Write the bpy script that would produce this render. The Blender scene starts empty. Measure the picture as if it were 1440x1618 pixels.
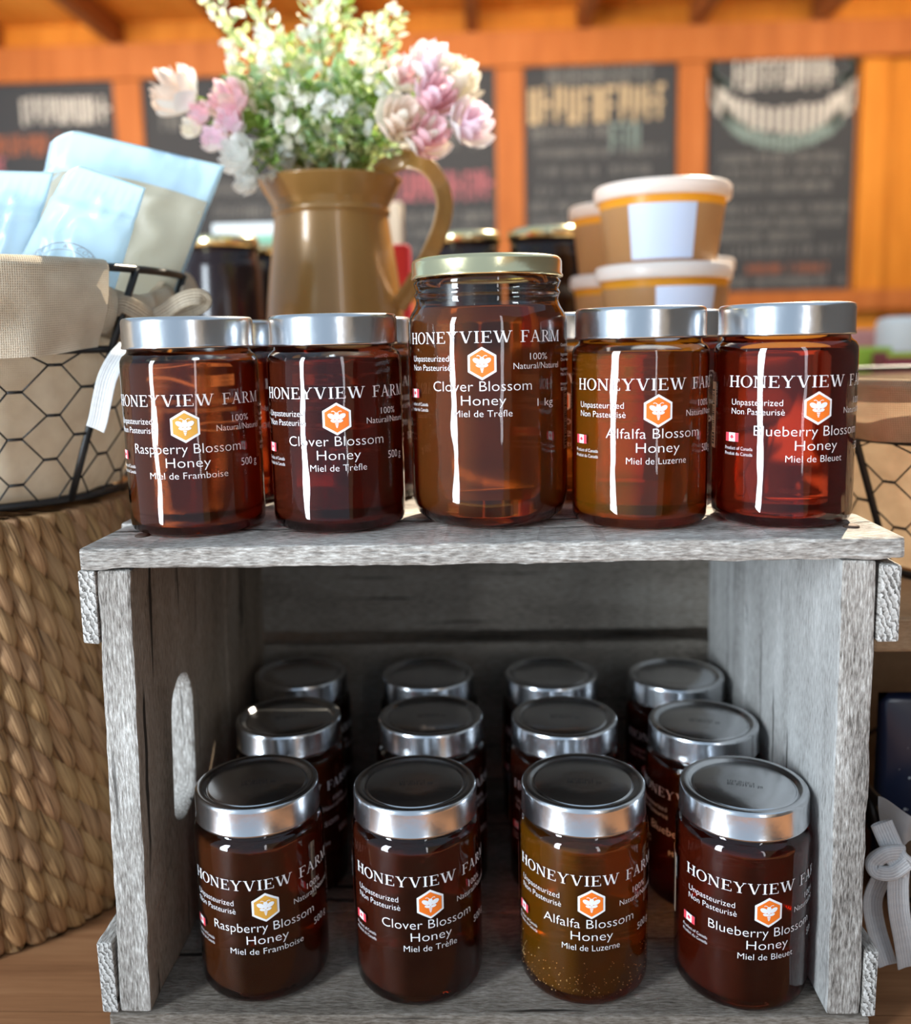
import bpy, bmesh, math, random
from mathutils import Vector, Matrix, noise
random.seed(7)
PI = math.pi
S = bpy.context.scene
COL = S.collection

# ------------------------------------------------------------------ camera
F_PX, PP_Y = 1454.39, 760.31
CAM = Vector((0.0032, -0.4657, 0.3889))
pitch, roll, yaw = math.radians(8.6533), math.radians(1.2469), math.radians(2.11)
fw = Vector((0, math.cos(pitch), -math.sin(pitch)))
up = Vector((0, math.sin(pitch), math.cos(pitch)))
rt = Vector((1, 0, 0))
Rz = Matrix.Rotation(yaw, 3, 'Z')
r_ax = Rz @ (math.cos(roll) * rt - math.sin(roll) * up)
u_ax = Rz @ (math.sin(roll) * rt + math.cos(roll) * up)
f_ax = Rz @ fw
cam_d = bpy.data.cameras.new('camera')
cam = bpy.data.objects.new('camera', cam_d)
COL.objects.link(cam)
cam_d.sensor_fit = 'HORIZONTAL'
cam_d.sensor_width = 36.0
cam_d.lens = 36.0 * F_PX / 1440.0
cam_d.shift_y = -(809.0 - PP_Y) / 1440.0
cam_d.clip_start = 0.01
cam_d.dof.use_dof = True
cam_d.dof.focus_distance = 0.50
cam_d.dof.aperture_fstop = 4.6
cam.matrix_world = Matrix(((r_ax.x, u_ax.x, -f_ax.x, CAM.x), (r_ax.y, u_ax.y, -f_ax.y, CAM.y),
                           (r_ax.z, u_ax.z, -f_ax.z, CAM.z), (0, 0, 0, 1)))
S.camera = cam

def P(u, v, y):
    """point of the plane at depth y that the photograph shows at pixel (u, v)"""
    d = f_ax + r_ax * ((u - 720) / F_PX) - u_ax * ((v - PP_Y) / F_PX)
    return CAM + d * ((y - CAM.y) / d.y)

# ------------------------------------------------------------------ light
S.view_settings.view_transform = 'Standard'
S.view_settings.look = 'None'
S.view_settings.gamma = 1.0
S.view_settings.use_curve_mapping = False
S.view_settings.exposure = 0.0
S.cycles.max_bounces = 14
S.cycles.transmission_bounces = 12
S.cycles.transparent_max_bounces = 32
S.cycles.glossy_bounces = 6
S.cycles.sample_clamp_indirect = 6.0
S.cycles.use_denoising = True

w = bpy.data.worlds.new('sky')
S.world = w
w.use_nodes = True
bg = w.node_tree.nodes['Background']
bg.inputs['Color'].default_value = (0.62, 0.80, 1.0, 1)
bg.inputs['Strength'].default_value = 0.68

def lamp(name, kind, loc, energy, color, target=None, size=None, size_y=None, angle=None):
    d = bpy.data.lights.new(name, kind)
    d.energy = energy
    d.color = color
    o = bpy.data.objects.new(name, d)
    COL.objects.link(o)
    o.location = loc
    if target is not None:
        o.rotation_euler = (Vector(target) - Vector(loc)).to_track_quat('-Z', 'Y').to_euler()
    if kind == 'AREA':
        d.shape = 'RECTANGLE'
        d.size = size
        d.size_y = size_y or size
    if kind == 'SUN':
        d.angle = angle
    if kind == 'POINT':
        d.shadow_soft_size = size
    return o

lamp('sunlight', 'SUN', (2, 4, 4), 12.0, (1.0, 0.86, 0.66), (2 - 0.41, 4 - 0.80, 4 - 0.85), angle=math.radians(0.6))
# the open doorway to the left behind the photographer, and two narrow windows further right
lamp('doorway_daylight', 'AREA', (-2.2, -1.75, 0.55), 165, (0.80, 0.91, 1.0), (0, 0.1, 0.30), size=0.50, size_y=2.7)
lamp('window_daylight', 'AREA', (0.75, -2.0, 0.80), 5.5, (0.92, 0.95, 1.0), (0, 0.1, 0.30), size=0.14, size_y=1.7)
# added warm fill lights that brighten the rear wall
for lx in (-1.5, 0.0, 1.5):
    lamp('wall_fill_light', 'AREA', (lx, 2.1, 1.45), 15, (1.0, 0.80, 0.58), (lx, 3.3, 0.75), size=0.5, size_y=0.3)

# ------------------------------------------------------------------ materials
def nt(name):
    m = bpy.data.materials.new(name)
    m.use_nodes = True
    t = m.node_tree
    return m, t, t.nodes['Principled BSDF']

def plain(name, col, rough=0.5, metal=0.0, spec=0.5, coat=0.0):
    m, t, b = nt(name)
    b.inputs['Base Color'].default_value = (*col, 1)
    b.inputs['Roughness'].default_value = rough
    b.inputs['Metallic'].default_value = metal
    b.inputs['Specular IOR Level'].default_value = spec
    b.inputs['Coat Weight'].default_value = coat
    return m

def N(t, kind, **kw):
    n = t.nodes.new(kind)
    for k, v in kw.items():
        setattr(n, k, v)
    return n

def ramp(t, stops):
    r = N(t, 'ShaderNodeValToRGB')
    e = r.color_ramp.elements
    while len(e) < len(stops):
        e.new(0.5)
    for i, (p, c) in enumerate(stops):
        e[i].position = p
        e[i].color = (*c, 1)
    return r

def wood(name, axis, stops, scale=1.0, rough=0.85, bump=0.8, stretch=6.0, fine=950.0, crack=True):
    """grain along axis (0 x, 1 y, 2 z) in object space"""
    m, t, b = nt(name)
    L = t.links.new
    tc = N(t, 'ShaderNodeTexCoord')
    mp = N(t, 'ShaderNodeMapping')
    L(tc.outputs['Object'], mp.inputs['Vector'])
    sc = [fine * scale] * 3
    sc[axis] = fine * scale / stretch
    mp.inputs['Scale'].default_value = sc
    n1 = N(t, 'ShaderNodeTexNoise')
    n1.inputs['Scale'].default_value = 1.0
    n1.inputs['Detail'].default_value = 6
    n1.inputs['Roughness'].default_value = 0.65
    L(mp.outputs[0], n1.inputs['Vector'])
    mp2 = N(t, 'ShaderNodeMapping')
    L(tc.outputs['Object'], mp2.inputs['Vector'])
    s2 = [38.0 * scale] * 3
    s2[axis] = 7.0 * scale
    mp2.inputs['Scale'].default_value = s2
    n2 = N(t, 'ShaderNodeTexNoise')
    n2.inputs['Scale'].default_value = 1.0
    n2.inputs['Detail'].default_value = 4
    L(mp2.outputs[0], n2.inputs['Vector'])
    mx = N(t, 'ShaderNodeMix', data_type='FLOAT')
    mx.inputs[0].default_value = 0.36
    L(n1.outputs['Fac'], mx.inputs[2])
    L(n2.outputs['Fac'], mx.inputs[3])
    r = ramp(t, stops)
    L(mx.outputs[0], r.inputs[0])
    colour = r.outputs[0]
    hgt = n1.outputs['Fac']
    if crack:
        mp3 = N(t, 'ShaderNodeMapping')
        L(tc.outputs['Object'], mp3.inputs['Vector'])
        s3 = [120.0 * scale] * 3
        s3[axis] = 4.5 * scale
        mp3.inputs['Scale'].default_value = s3
        n3 = N(t, 'ShaderNodeTexNoise')
        n3.inputs['Scale'].default_value = 1.0
        n3.inputs['Detail'].default_value = 2
        L(mp3.outputs[0], n3.inputs['Vector'])
        cr = ramp(t, [(0.30, (0, 0, 0)), (0.36, (1, 1, 1))])
        L(n3.outputs['Fac'], cr.inputs[0])
        mm = N(t, 'ShaderNodeMix', data_type='RGBA', blend_type='MIX')
        L(cr.outputs[0], mm.inputs[0])
        mm.inputs[6].default_value = (*[c * 0.35 for c in stops[0][1]], 1)
        L(colour, mm.inputs[7])
        colour = mm.outputs[2]
        ad = N(t, 'ShaderNodeMath', operation='MULTIPLY')
        L(hgt, ad.inputs[0])
        L(cr.outputs[0], ad.inputs[1])
        hgt = ad.outputs[0]
    L(colour, b.inputs['Base Color'])
    b.inputs['Roughness'].default_value = rough
    b.inputs['Specular IOR Level'].default_value = 0.25
    bp = N(t, 'ShaderNodeBump')
    bp.inputs['Strength'].default_value = bump
    bp.inputs['Distance'].default_value = 0.0012
    L(hgt, bp.inputs['Height'])
    L(bp.outputs[0], b.inputs['Normal'])
    return m

GREY = [(0.36, (0.085, 0.074, 0.064)), (0.45, (0.27, 0.245, 0.22)), (0.54, (0.45, 0.42, 0.385)), (0.64, (0.76, 0.74, 0.70))]
BROWNGREY = [(0.28, (0.08, 0.065, 0.052)), (0.46, (0.22, 0.185, 0.15)), (0.60, (0.33, 0.29, 0.245)), (0.75, (0.46, 0.42, 0.37))]
M_gx = wood('weathered_wood_x', 0, GREY)
M_gy = wood('weathered_wood_y', 1, GREY)
M_gz = wood('weathered_wood_z', 2, GREY)
M_bx = wood('aged_wood_x', 0, BROWNGREY)
M_bz = wood('aged_wood_z', 2, [(0.34, (0.10, 0.075, 0.054)), (0.46, (0.235, 0.18, 0.132)), (0.58, (0.34, 0.275, 0.215)), (0.72, (0.46, 0.395, 0.325))], bump=0.4)
M_lz = wood('lit_wood_z', 2, [(0.34, (0.16, 0.15, 0.14)), (0.46, (0.34, 0.33, 0.315)), (0.58, (0.46, 0.45, 0.435)), (0.72, (0.62, 0.61, 0.59))], bump=0.4)  # right inner wall: light falling on it put into a paler colour
M_under = wood('shaded_underside_wood', 0, [(0.34, (0.022, 0.017, 0.013)), (0.5, (0.05, 0.04, 0.031)), (0.7, (0.085, 0.07, 0.055))])  # shade under the top slats put into the colour, keeps lid reflections dark
M_floor = wood('crate_floor_wood', 0, [(0.34, (0.07, 0.055, 0.042)), (0.46, (0.17, 0.14, 0.112)), (0.58, (0.27, 0.235, 0.20)), (0.72, (0.42, 0.385, 0.345))])
def end_grain():
    m, t, b = nt('end_grain')
    L = t.links.new
    tc = N(t, 'ShaderNodeTexCoord')
    mp = N(t, 'ShaderNodeMapping')
    mp.inputs['Rotation'].default_value = (0, math.radians(24), 0)
    L(tc.outputs['Object'], mp.inputs['Vector'])
    wv = N(t, 'ShaderNodeTexWave', wave_type='BANDS', bands_direction='X', wave_profile='SAW')
    wv.inputs['Scale'].default_value = 105
    wv.inputs['Distortion'].default_value = 7.0
    wv.inputs['Detail'].default_value = 3
    wv.inputs['Detail Scale'].default_value = 3.0
    L(mp.outputs[0], wv.inputs['Vector'])
    n = N(t, 'ShaderNodeTexNoise')
    n.inputs['Scale'].default_value = 700
    n.inputs['Detail'].default_value = 4
    L(tc.outputs['Object'], n.inputs['Vector'])
    mx = N(t, 'ShaderNodeMix', data_type='FLOAT')
    mx.inputs[0].default_value = 0.5
    L(wv.outputs['Fac'], mx.inputs[2])
    L(n.outputs['Fac'], mx.inputs[3])
    r = ramp(t, [(0.22, (0.035, 0.03, 0.026)), (0.42, (0.26, 0.245, 0.225)), (0.75, (0.66, 0.64, 0.61))])
    L(mx.outputs[0], r.inputs[0])
    L(r.outputs[0], b.inputs['Base Color'])
    b.inputs['Roughness'].default_value = 0.9
    bp = N(t, 'ShaderNodeBump')
    bp.inputs['Strength'].default_value = 0.8
    bp.inputs['Distance'].default_value = 0.001
    L(mx.outputs[0], bp.inputs['Height'])
    L(bp.outputs[0], b.inputs['Normal'])
    return m
M_end = end_grain()
M_table = wood('table_wood', 0, [(0.28, (0.16, 0.066, 0.028)), (0.5, (0.31, 0.14, 0.062)), (0.72, (0.43, 0.215, 0.10))], fine=120, stretch=22, rough=0.5, bump=0.15, crack=False)
M_bench = wood('bench_wood', 0, [(0.3, (0.25, 0.15, 0.08)), (0.55, (0.42, 0.28, 0.16)), (0.75, (0.55, 0.40, 0.25))], rough=0.7, bump=0.3, crack=False)
M_wall = wood('orange_wall_wood', 2, [(0.3, (0.50, 0.17, 0.014)), (0.5, (0.62, 0.225, 0.022)), (0.72, (0.72, 0.29, 0.036))], fine=30, scale=0.6, stretch=10, rough=0.6, bump=0.1, crack=False)
M_post = wood('post_wood', 2, [(0.3, (0.34, 0.10, 0.022)), (0.5, (0.44, 0.14, 0.032)), (0.72, (0.52, 0.18, 0.05))], fine=30, scale=0.6, stretch=10, rough=0.6, bump=0.1, crack=False)
M_ceil = wood('ceiling_wood', 1, [(0.3, (0.68, 0.25, 0.025)), (0.5, (0.80, 0.32, 0.045)), (0.72, (0.90, 0.42, 0.075))], fine=30, scale=0.6, stretch=10, rough=0.6, bump=0.1, crack=False)
M_raft = wood('rafter_wood', 1, [(0.3, (0.20, 0.06, 0.015)), (0.5, (0.30, 0.10, 0.025)), (0.72, (0.40, 0.15, 0.04))], fine=30, scale=0.6, stretch=10, rough=0.7, bump=0.1, crack=False)
M_side = wood('grey_wall_wood', 2, [(0.3, (0.10, 0.085, 0.07)), (0.5, (0.16, 0.14, 0.12)), (0.72, (0.23, 0.205, 0.18))], fine=30, scale=0.6, stretch=10, bump=0.1, crack=False)
M_rust = plain('rusty_iron', (0.075, 0.045, 0.032), 0.7, 0.4)
M_wire = plain('black_wire', (0.012, 0.011, 0.011), 0.38, 0.0, 0.5)

def brushed(name, col, rough, aniso_bump=0.22):
    m, t, b = nt(name)
    b.inputs['Base Color'].default_value = (*col, 1)
    b.inputs['Metallic'].default_value = 1.0
    b.inputs['Roughness'].default_value = rough
    tc = N(t, 'ShaderNodeTexCoord')
    n = N(t, 'ShaderNodeTexNoise')
    n.inputs['Scale'].default_value = 120
    n.inputs['Detail'].default_value = 2
    t.links.new(tc.outputs['Object'], n.inputs['Vector'])
    bp = N(t, 'ShaderNodeBump')
    bp.inputs['Strength'].default_value = aniso_bump
    bp.inputs['Distance'].default_value = 0.0006
    t.links.new(n.outputs['Fac'], bp.inputs['Height'])
    t.links.new(bp.outputs[0], b.inputs['Normal'])
    return m
M_lid = brushed('silver_lid_metal', (0.66, 0.68, 0.71), 0.23)
M_lid_gold = brushed('gold_lid_metal', (0.83, 0.74, 0.45), 0.22)

def thin_glass(name, tint=(1, 1, 1), refl=1.0):
    m = bpy.data.materials.new(name)
    m.use_nodes = True
    t = m.node_tree
    t.nodes.clear()
    out = N(t, 'ShaderNodeOutputMaterial')
    tr = N(t, 'ShaderNodeBsdfTransparent')
    tr.inputs[0].default_value = (*tint, 1)
    gl = N(t, 'ShaderNodeBsdfGlossy')
    gl.inputs['Roughness'].default_value = 0.03
    tc = N(t, 'ShaderNodeTexCoord')
    mp = N(t, 'ShaderNodeMapping')
    mp.inputs['Scale'].default_value = (75, 75, 24)
    n = N(t, 'ShaderNodeTexNoise')
    n.inputs['Scale'].default_value = 1.0
    n.inputs['Detail'].default_value = 1.0
    bp = N(t, 'ShaderNodeBump')
    bp.inputs['Strength'].default_value = 0.30
    bp.inputs['Distance'].default_value = 0.002
    t.links.new(tc.outputs['Object'], mp.inputs['Vector'])
    t.links.new(mp.outputs[0], n.inputs['Vector'])
    t.links.new(n.outputs['Fac'], bp.inputs['Height'])
    t.links.new(bp.outputs[0], gl.inputs['Normal'])
    fr = N(t, 'ShaderNodeFresnel')
    fr.inputs['IOR'].default_value = 1.52
    ml = N(t, 'ShaderNodeMath', operation='MULTIPLY')
    ml.inputs[1].default_value = refl
    t.links.new(fr.outputs[0], ml.inputs[0])
    mx = N(t, 'ShaderNodeMixShader')
    t.links.new(ml.outputs[0], mx.inputs[0])
    t.links.new(tr.outputs[0], mx.inputs[1])
    t.links.new(gl.outputs[0], mx.inputs[2])
    t.links.new(mx.outputs[0], out.inputs[0])
    return m
M_glass = thin_glass('jar_glass', (0.97, 0.98, 0.97), 1.25)

def honey(name, absorb, dens, body, haze=0.30):
    m, t, b = nt(name)
    out = t.nodes['Material Output']
    rf = N(t, 'ShaderNodeBsdfRefraction')
    rf.inputs['IOR'].default_value = 1.36
    rf.inputs['Roughness'].default_value = 0.11
    b.inputs['Base Color'].default_value = (*body, 1)
    b.inputs['Roughness'].default_value = 0.5
    b.inputs['Specular IOR Level'].default_value = 0.0
    tl = N(t, 'ShaderNodeBsdfTranslucent')
    tl.inputs[0].default_value = (*body, 1)
    m1 = N(t, 'ShaderNodeMixShader')
    m1.inputs[0].default_value = 0.5
    t.links.new(b.outputs[0], m1.inputs[1])
    t.links.new(tl.outputs[0], m1.inputs[2])
    mx = N(t, 'ShaderNodeMixShader')
    mx.inputs[0].default_value = haze
    t.links.new(rf.outputs[0], mx.inputs[1])
    t.links.new(m1.outputs[0], mx.inputs[2])
    t.links.new(mx.outputs[0], out.inputs['Surface'])
    va = N(t, 'ShaderNodeVolumeAbsorption')
    va.inputs['Color'].default_value = (*absorb, 1)
    va.inputs['Density'].default_value = dens
    t.links.new(va.outputs[0], out.inputs['Volume'])
    return m
H_rasp = honey('raspberry_honey', (0.93, 0.50, 0.05), 52, (0.31, 0.08, 0.02))
H_clov = honey('clover_honey', (0.90, 0.40, 0.06), 56, (0.26, 0.05, 0.022))
H_big = honey('clover_honey_kilo', (0.90, 0.55, 0.08), 40, (0.42, 0.14, 0.03))
H_alf = honey('alfalfa_honey', (0.96, 0.60, 0.03), 44, (0.58, 0.22, 0.012))
H_blue = honey('blueberry_honey', (0.92, 0.34, 0.04), 56, (0.27, 0.03, 0.010))
H_dark = plain('dark_jam', (0.012, 0.004, 0.004), 0.2)

M_print = plain('white_print', (0.86, 0.88, 0.90), 0.6)
M_orange = plain('orange_print', (0.90, 0.19, 0.015), 0.5)
M_amber = plain('amber_print', (0.72, 0.36, 0.05), 0.5)
M_red = plain('red_print', (0.80, 0.06, 0.09), 0.5)
M_blackp = plain('black_print', (0.012, 0.012, 0.014), 0.6)
M_cream = plain('cream_label', (0.80, 0.62, 0.44), 0.6)

def cloth(name, c0, c1, trans=0.45, weave=900.0, bump=0.5):
    m, t, b = nt(name)
    L = t.links.new
    out = t.nodes['Material Output']
    uv = N(t, 'ShaderNodeUVMap')
    wv = []
    for ax in ('X', 'Y'):
        wn = N(t, 'ShaderNodeTexWave', wave_type='BANDS', bands_direction=ax, wave_profile='SIN')
        wn.inputs['Scale'].default_value = weave / 6.2832 * 2
        wn.inputs['Distortion'].default_value = 1.2
        wn.inputs['Detail'].default_value = 1.0
        wn.inputs['Detail Scale'].default_value = 0.6
        L(uv.outputs[0], wn.inputs['Vector'])
        wv.append(wn)
    mx = N(t, 'ShaderNodeMath', operation='MAXIMUM')
    L(wv[0].outputs['Fac'], mx.inputs[0])
    L(wv[1].outputs['Fac'], mx.inputs[1])
    n = N(t, 'ShaderNodeTexNoise')
    n.inputs['Scale'].default_value = 60
    n.inputs['Detail'].default_value = 5
    L(uv.outputs[0], n.inputs['Vector'])
    ad = N(t, 'ShaderNodeMath', operation='MULTIPLY_ADD')
    L(mx.outputs[0], ad.inputs[0])
    ad.inputs[1].default_value = 0.55
    nm = N(t, 'ShaderNodeMath', operation='MULTIPLY')
    L(n.outputs['Fac'], nm.inputs[0])
    nm.inputs[1].default_value = 0.5
    L(nm.outputs[0], ad.inputs[2])
    r = ramp(t, [(0.25, c0), (0.85, c1)])
    L(ad.outputs[0], r.inputs[0])
    L(r.outputs[0], b.inputs['Base Color'])
    b.inputs['Roughness'].default_value = 0.95
    b.inputs['Specular IOR Level'].default_value = 0.1
    bp = N(t, 'ShaderNodeBump')
    bp.inputs['Strength'].default_value = bump
    bp.inputs['Distance'].default_value = 0.0006
    L(mx.outputs[0], bp.inputs['Height'])
    L(bp.outputs[0], b.inputs['Normal'])
    tl = N(t, 'ShaderNodeBsdfTranslucent')
    L(r.outputs[0], tl.inputs[0])
    ms = N(t, 'ShaderNodeMixShader')
    ms.inputs[0].default_value = trans
    L(b.outputs[0], ms.inputs[1])
    L(tl.outputs[0], ms.inputs[2])
    L(ms.outputs[0], out.inputs['Surface'])
    return m
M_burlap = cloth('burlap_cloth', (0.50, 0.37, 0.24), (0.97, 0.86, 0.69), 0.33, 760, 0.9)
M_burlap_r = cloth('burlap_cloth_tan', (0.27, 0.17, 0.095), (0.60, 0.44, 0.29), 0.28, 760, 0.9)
M_cotton = cloth('white_cotton', (0.66, 0.66, 0.67), (0.96, 0.96, 0.95), 0.25, 900)

def hyacinth():
    m, t, b = nt('water_hyacinth')
    L = t.links.new
    uv = N(t, 'ShaderNodeUVMap')
    mp = N(t, 'ShaderNodeMapping')
    mp.inputs['Scale'].default_value = (700, 22, 1)
    L(uv.outputs[0], mp.inputs['Vector'])
    n = N(t, 'ShaderNodeTexNoise')
    n.inputs['Scale'].default_value = 1
    n.inputs['Detail'].default_value = 4
    L(mp.outputs[0], n.inputs['Vector'])
    r = ramp(t, [(0.31, (0.085, 0.04, 0.016)), (0.43, (0.33, 0.18, 0.08)), (0.75, (0.53, 0.32, 0.15))])
    L(n.outputs['Fac'], r.inputs[0])
    at = N(t, 'ShaderNodeAttribute', attribute_name='tone')
    mm = N(t, 'ShaderNodeMix', data_type='RGBA', blend_type='MULTIPLY')
    mm.inputs[0].default_value = 1.0
    L(r.outputs[0], mm.inputs[6])
    L(at.outputs['Color'], mm.inputs[7])
    L(mm.outputs[2], b.inputs['Base Color'])
    b.inputs['Roughness'].default_value = 0.6
    b.inputs['Specular IOR Level'].default_value = 0.3
    bp = N(t, 'ShaderNodeBump')
    bp.inputs['Strength'].default_value = 0.8
    bp.inputs['Distance'].default_value = 0.0012
    L(n.outputs['Fac'], bp.inputs['Height'])
    L(bp.outputs[0], b.inputs['Normal'])
    return m
M_hya = hyacinth()
M_hya_core = plain('hyacinth_core', (0.05, 0.028, 0.014), 0.9)

def translucent(name, col, trans, rough=0.4, spec=0.5):
    m, t, b = nt(name)
    out = t.nodes['Material Output']
    b.inputs['Base Color'].default_value = (*col, 1)
    b.inputs['Roughness'].default_value = rough
    b.inputs['Specular IOR Level'].default_value = spec
    tl = N(t, 'ShaderNodeBsdfTranslucent')
    tl.inputs[0].default_value = (*col, 1)
    ms = N(t, 'ShaderNodeMixShader')
    ms.inputs[0].default_value = trans
    t.links.new(b.outputs[0], ms.inputs[1])
    t.links.new(tl.outputs[0], ms.inputs[2])
    t.links.new(ms.outputs[0], out.inputs['Surface'])
    return m
M_pouch = translucent('frosted_pouch_film', (0.64, 0.82, 0.94), 0.45, 0.22)
M_pouch_fill = translucent('filled_pouch_film', (0.52, 0.46, 0.34), 0.2, 0.4)
M_tub = translucent('amber_tub_plastic', (0.47, 0.27, 0.12), 0.35, 0.3)
M_tub_top = translucent('amber_tub_plastic_glow', (0.85, 0.40, 0.03), 0.45, 0.3)  # brighter upper band: backlit glow put into the plastic's colour
M_tub_lid = translucent('white_tub_lid', (0.93, 0.90, 0.86), 0.4, 0.3)
M_tub_label = plain('pale_blue_label', (0.60, 0.68, 0.86), 0.5)
M_jug = plain('tan_enamel', (0.36, 0.185, 0.05), 0.28, 0.15, 0.5, 0.4)
M_board = plain('chalkboard', (0.036, 0.042, 0.050), 0.75)
M_ch_w = plain('chalk_white', (0.60, 0.60, 0.56), 0.9)
M_ch_g = plain('chalk_grey', (0.17, 0.18, 0.18), 0.9)
M_ch_c = plain('chalk_cream', (0.55, 0.44, 0.27), 0.9)
M_ch_t = plain('chalk_teal', (0.20, 0.28, 0.27), 0.9)
M_ch_p = plain('chalk_pink', (0.42, 0.14, 0.17), 0.9)
M_ch_o = plain('chalk_orange', (0.35, 0.12, 0.06), 0.9)
LEAF = [translucent('leaf_' + n, c, 0.4, 0.5) for n, c in (('green', (0.30, 0.47, 0.10)), ('pale', (0.66, 0.76, 0.34)), ('blue_green', (0.46, 0.64, 0.36)), ('yellow', (0.86, 0.87, 0.48)))]
PET = [translucent('petal_' + n, c, 0.4, 0.6) for n, c in (('white', (0.93, 0.92, 0.88)), ('pink', (0.97, 0.78, 0.85)), ('peach', (0.97, 0.82, 0.70)), ('cream', (0.97, 0.92, 0.80)), ('rose', (0.96, 0.64, 0.68)))]
M_stem = plain('stem_green', (0.16, 0.26, 0.06), 0.7)
M_navy = plain('navy_foil', (0.012, 0.02, 0.05), 0.22, 0.0, 0.5)
M_green = plain('lime_card', (0.42, 0.70, 0.07), 0.5)
M_maroon = plain('maroon_card', (0.30, 0.05, 0.09), 0.5)
M_pinkc = plain('pink_card', (0.85, 0.42, 0.38), 0.5)
M_whitec = plain('white_card', (0.86, 0.87, 0.84), 0.5)
M_greenw = plain('mint_card', (0.25, 0.55, 0.36), 0.5)
M_redc = plain('red_card', (0.55, 0.02, 0.04), 0.5)

# ------------------------------------------------------------------ helpers
def tag(o, label=None, cat=None, group=None, kind=None):
    if label: o['label'] = label
    if cat: o['category'] = cat
    if group: o['group'] = group
    if kind: o['kind'] = kind
    return o

def empty(name, loc, rz=0.0, label=None, cat=None, group=None):
    o = bpy.data.objects.new(name, None)
    o.empty_display_size = 0.02
    COL.objects.link(o)
    o.location = loc
    o.rotation_euler = (0, 0, rz)
    return tag(o, label, cat, group)

def link(name, me, parent=None):
    o = bpy.data.objects.new(name, me)
    COL.objects.link(o)
    if parent: o.parent = parent
    return o

def mesh(name, bm, mats, smooth=True, recalc=True):
    if recalc:
        bmesh.ops.recalc_face_normals(bm, faces=bm.faces)
    me = bpy.data.meshes.new(name)
    bm.to_mesh(me)
    bm.free()
    for m in (mats if isinstance(mats, (list, tuple)) else [mats]):
        me.materials.append(m)
    if smooth:
        for p in me.polygons: p.use_smooth = True
    return me

def obj(name, bm, mats, parent=None, smooth=True, recalc=True):
    return link(name, mesh(name, bm, mats, smooth, recalc), parent)

def lathe(bm, prof, seg=64, c=(0, 0), mat=0, z0=0.0):
    rings = []
    for r, z in prof:
        if r < 1e-6:
            rings.append([bm.verts.new((c[0], c[1], z + z0))])
        else:
            rings.append([bm.verts.new((c[0] + r * math.cos(2 * PI * i / seg), c[1] + r * math.sin(2 * PI * i / seg), z + z0)) for i in range(seg)])
    for a, b in zip(rings, rings[1:]):
        if len(a) == 1 and len(b) == 1: continue
        for i in range(seg):
            j = (i + 1) % seg
            if len(a) == 1: f = bm.faces.new((a[0], b[i], b[j]))
            elif len(b) == 1: f = bm.faces.new((a[i], a[j], b[0]))
            else: f = bm.faces.new((a[i], a[j], b[j], b[i]))
            f.material_index = mat
    return rings

def tube(bm, pts, r, seg=8, closed=False, flat=1.0, cap=True, mat=0):
    """sweep a circle along pts; r may be a list; flat squashes the section in its second axis"""
    pts = [Vector(p) for p in pts]
    n = len(pts)
    rings = []
    prev = None
    for i, p in enumerate(pts):
        if closed: d = pts[(i + 1) % n] - pts[i - 1]
        else: d = pts[min(i + 1, n - 1)] - pts[max(i - 1, 0)]
        if d.length < 1e-9: d = Vector((0, 0, 1))
        d.normalize()
        a = prev if prev is not None else (Vector((0, 0, 1)) if abs(d.z) < 0.9 else Vector((1, 0, 0)))
        a = a - d * a.dot(d)
        a.normalize()
        prev = a
        b = d.cross(a)
        rr = r[i] if isinstance(r, (list, tuple)) else r
        rings.append([bm.verts.new(p + a * (rr * math.cos(2 * PI * k / seg)) + b * (rr * flat * math.sin(2 * PI * k / seg))) for k in range(seg)])
    m = n if closed else n - 1
    for i in range(m):
        A, B = rings[i], rings[(i + 1) % n]
        for k in range(seg):
            f = bm.faces.new((A[k], A[(k + 1) % seg], B[(k + 1) % seg], B[k]))
            f.material_index = mat
    if cap and not closed:
        bm.faces.new(rings[0][::-1]).material_index = mat
        bm.faces.new(rings[-1]).material_index = mat

def box(bm, x0, x1, y0, y1, z0, z1, mat=0):
    v = [bm.verts.new((x, y, z)) for z in (z0, z1) for y in (y0, y1) for x in (x0, x1)]
    for q in ((0, 2, 3, 1), (4, 5, 7, 6), (0, 1, 5, 4), (2, 6, 7, 3), (0, 4, 6, 2), (1, 3, 7, 5)):
        bm.faces.new([v[i] for i in q]).material_index = mat

def bbox(name, dims, mat, parent=None, bev=0.002, loc=None):
    bm = bmesh.new()
    box(bm, *dims)
    if bev: bmesh.ops.bevel(bm, geom=bm.edges[:], offset=bev, segments=2, affect='EDGES', profile=0.5)
    return obj(name, bm, mat, parent, smooth=False)

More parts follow.
